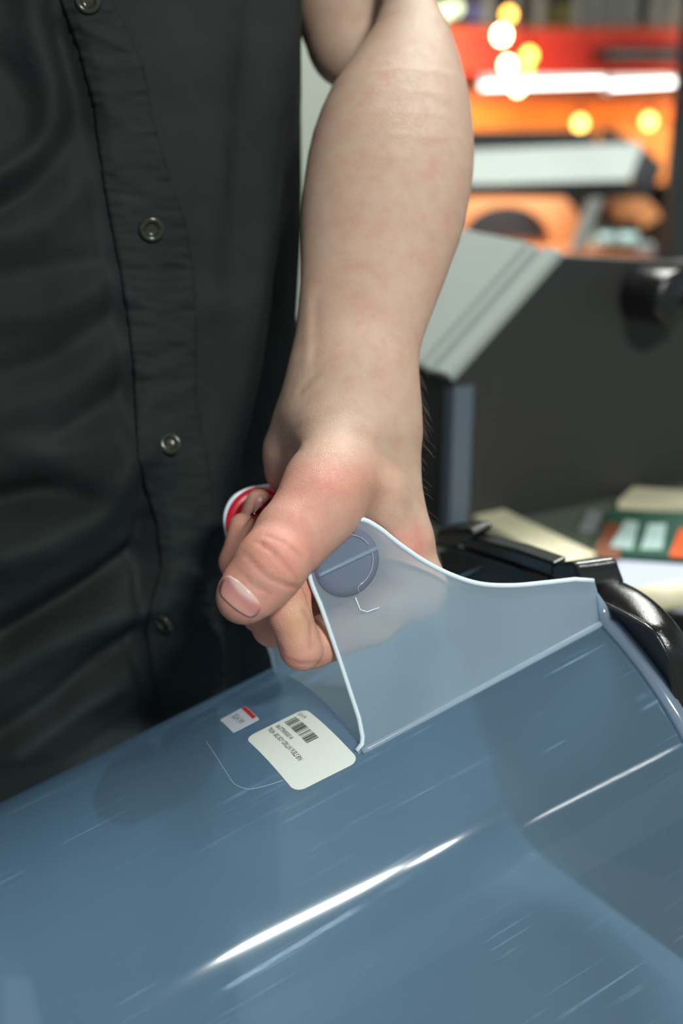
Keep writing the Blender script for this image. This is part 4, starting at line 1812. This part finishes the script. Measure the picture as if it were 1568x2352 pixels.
# shelving above the beam
sh = empty('wall_shelving', wD(1250, 72, WY + .1), 'dark shelving with upright rails above the red beam', 'shelving')
wallrect('shelf', 930, 60, 1800, 72, WY + .0, .4, M['brown'], sh)
wallrect('shelf_back', 930, -200, 1800, 60, WY + .42, .03, M['cabinet'], sh)
for px in (1120, 1180, 1236, 1330, 1370, 1410, 1450, 1510, 1550):
    wallrect('rail', px, -200, px + 10, 60, WY + .02, .03, M['post'], sh)
for px, w, c, nm, lb_ in ((1070, 44, (52, 66, 130), 'box', 'dark blue carton on the shelf above the red beam'), (1250, 60, (96, 98, 60), 'box', 'olive carton on the shelf above the red beam'),
                  (1465, 44, (60, 70, 76), 'box', 'slate grey carton on the shelf above the red beam'), (1560, 60, (92, 52, 40), 'box', 'brown carton on the shelf above the red beam')):
    o = wallrect('carton', px, 8, px + w, 58, WY + .12, .2, mat('carton_' + nm + str(px), lin(*c), .7), None, .005)
    tag(o, lb_, 'carton', 'cartons on the wall shelf')

# long lit tube in front of the far wall
tl = empty('wall_tube_light', wD(1330, 190, 4.6), 'long lit white tube light below the red beam', 'tube light')
M['tube2'] = mat('lit_tube_far', (1, 1, 1, 1), .4, emit=(1, .99, .94, 1), estr=5)
for a, b in ((1106, 1388), (1396, 1556)):
    cyl('lamp_tube', wD(a, 198, 4.6), wD(b, 189, 4.6), .0075, M['tube2'], tl, n=14)
a, b = wD(1100, 187, 4.66), wD(1560, 180, 4.66)
box('housing', (a + b) / 2, (b[0] - a[0], .06, .03), M['housing'], tl)
box('joint', wD(1392, 193, 4.6), (.02, .06, .06), M['housing'], tl)
for px in (1130, 1530):
    q = wD(px, 184, 4.66)
    cyl('hanger', q, (q[0], q[1], 3.2), .004, M['post'], tl, n=6)

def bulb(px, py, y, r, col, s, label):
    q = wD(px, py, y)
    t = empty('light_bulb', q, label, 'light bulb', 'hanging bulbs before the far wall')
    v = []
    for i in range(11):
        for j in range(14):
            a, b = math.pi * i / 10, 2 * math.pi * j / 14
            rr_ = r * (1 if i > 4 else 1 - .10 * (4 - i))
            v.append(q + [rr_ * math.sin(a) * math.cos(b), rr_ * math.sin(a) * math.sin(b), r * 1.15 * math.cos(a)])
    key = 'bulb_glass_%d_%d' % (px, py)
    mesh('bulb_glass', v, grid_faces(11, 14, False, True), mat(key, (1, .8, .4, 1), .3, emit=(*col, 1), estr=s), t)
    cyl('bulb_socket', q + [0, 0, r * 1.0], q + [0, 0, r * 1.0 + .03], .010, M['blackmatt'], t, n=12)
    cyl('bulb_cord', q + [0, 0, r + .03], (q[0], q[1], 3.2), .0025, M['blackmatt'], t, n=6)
AM, WH = (1., .42, .05), (1., .80, .42)
bulb(1168, 33, 4.9, .020, AM, 9, 'topmost amber bulb of the cluster before the red beam')
bulb(1152, 80, 5.0, .024, WH, 22, 'bright white bulb, second from top before the red beam')
bulb(1215, 127, 5.1, .022, AM, 11, 'amber bulb furthest from the arm before the red beam')
bulb(1166, 149, 5.2, .022, WH, 20, 'bright white bulb just above the end of the tube light')
bulb(1209, 160, 5.3, .018, AM, 7, 'dim amber bulb hanging lowest in the cluster by the tube light')
bulb(1188, 200, 4.75, .020, WH, 14, 'bulb hidden half behind the lit tube light')
bulb(1332, 283, 5.2, .024, (1., .56, .12), 7, 'amber bulb below the tube light, left of a pair')
bulb(1490, 278, 5.2, .024, (1., .56, .12), 7, 'amber bulb below the tube light, right of a pair')
bulb(1018, 28, 4.5, .024, (.72, .9, .55), 2.4, 'pale green glowing ball in place of a reflection by the elbow, nearer the arm')  # this and the next glow in place of pale green reflections
bulb(1046, 18, 4.65, .022, (.72, .9, .55), 2.0, 'pale green glowing ball in place of a reflection by the elbow, further from the arm')
# unseen warm lights added to brighten the wood below the beam
def added_wall_light(x, watts, label):
    wl = empty('added_warm_light', (x, 4.9, 1.22), label, 'lamp')
    ld = bpy.data.lights.new('lamp', 'AREA')
    ld.energy = watts
    ld.size = .4
    ld.color = (1., .66, .34)
    ld.spread = math.radians(130)
    lo = bpy.data.objects.new('lamp', ld)
    COL.objects.link(lo)
    lo.parent = wl
    lo.rotation_euler = (math.radians(84), 0, 0)
    v, f = tube_vf([(x, 4.86, 1.22), (x, 4.80, 1.22), (x, 4.74, 1.22)], [.26, .14, .03], 24, False)
    mesh('added_light_shade', v, f, M['blackmatt'], wl)
    cyl('added_light_cord', (x, 4.74, 1.22), (x, 4.74, 3.2), .004, M['blackmatt'], wl, n=6)
added_wall_light(2.1, 22, 'added amber light out of view right of the display post, lighting the orange wood')
added_wall_light(.1, 24, 'added amber light out of view behind the forearm, lighting the orange wood')
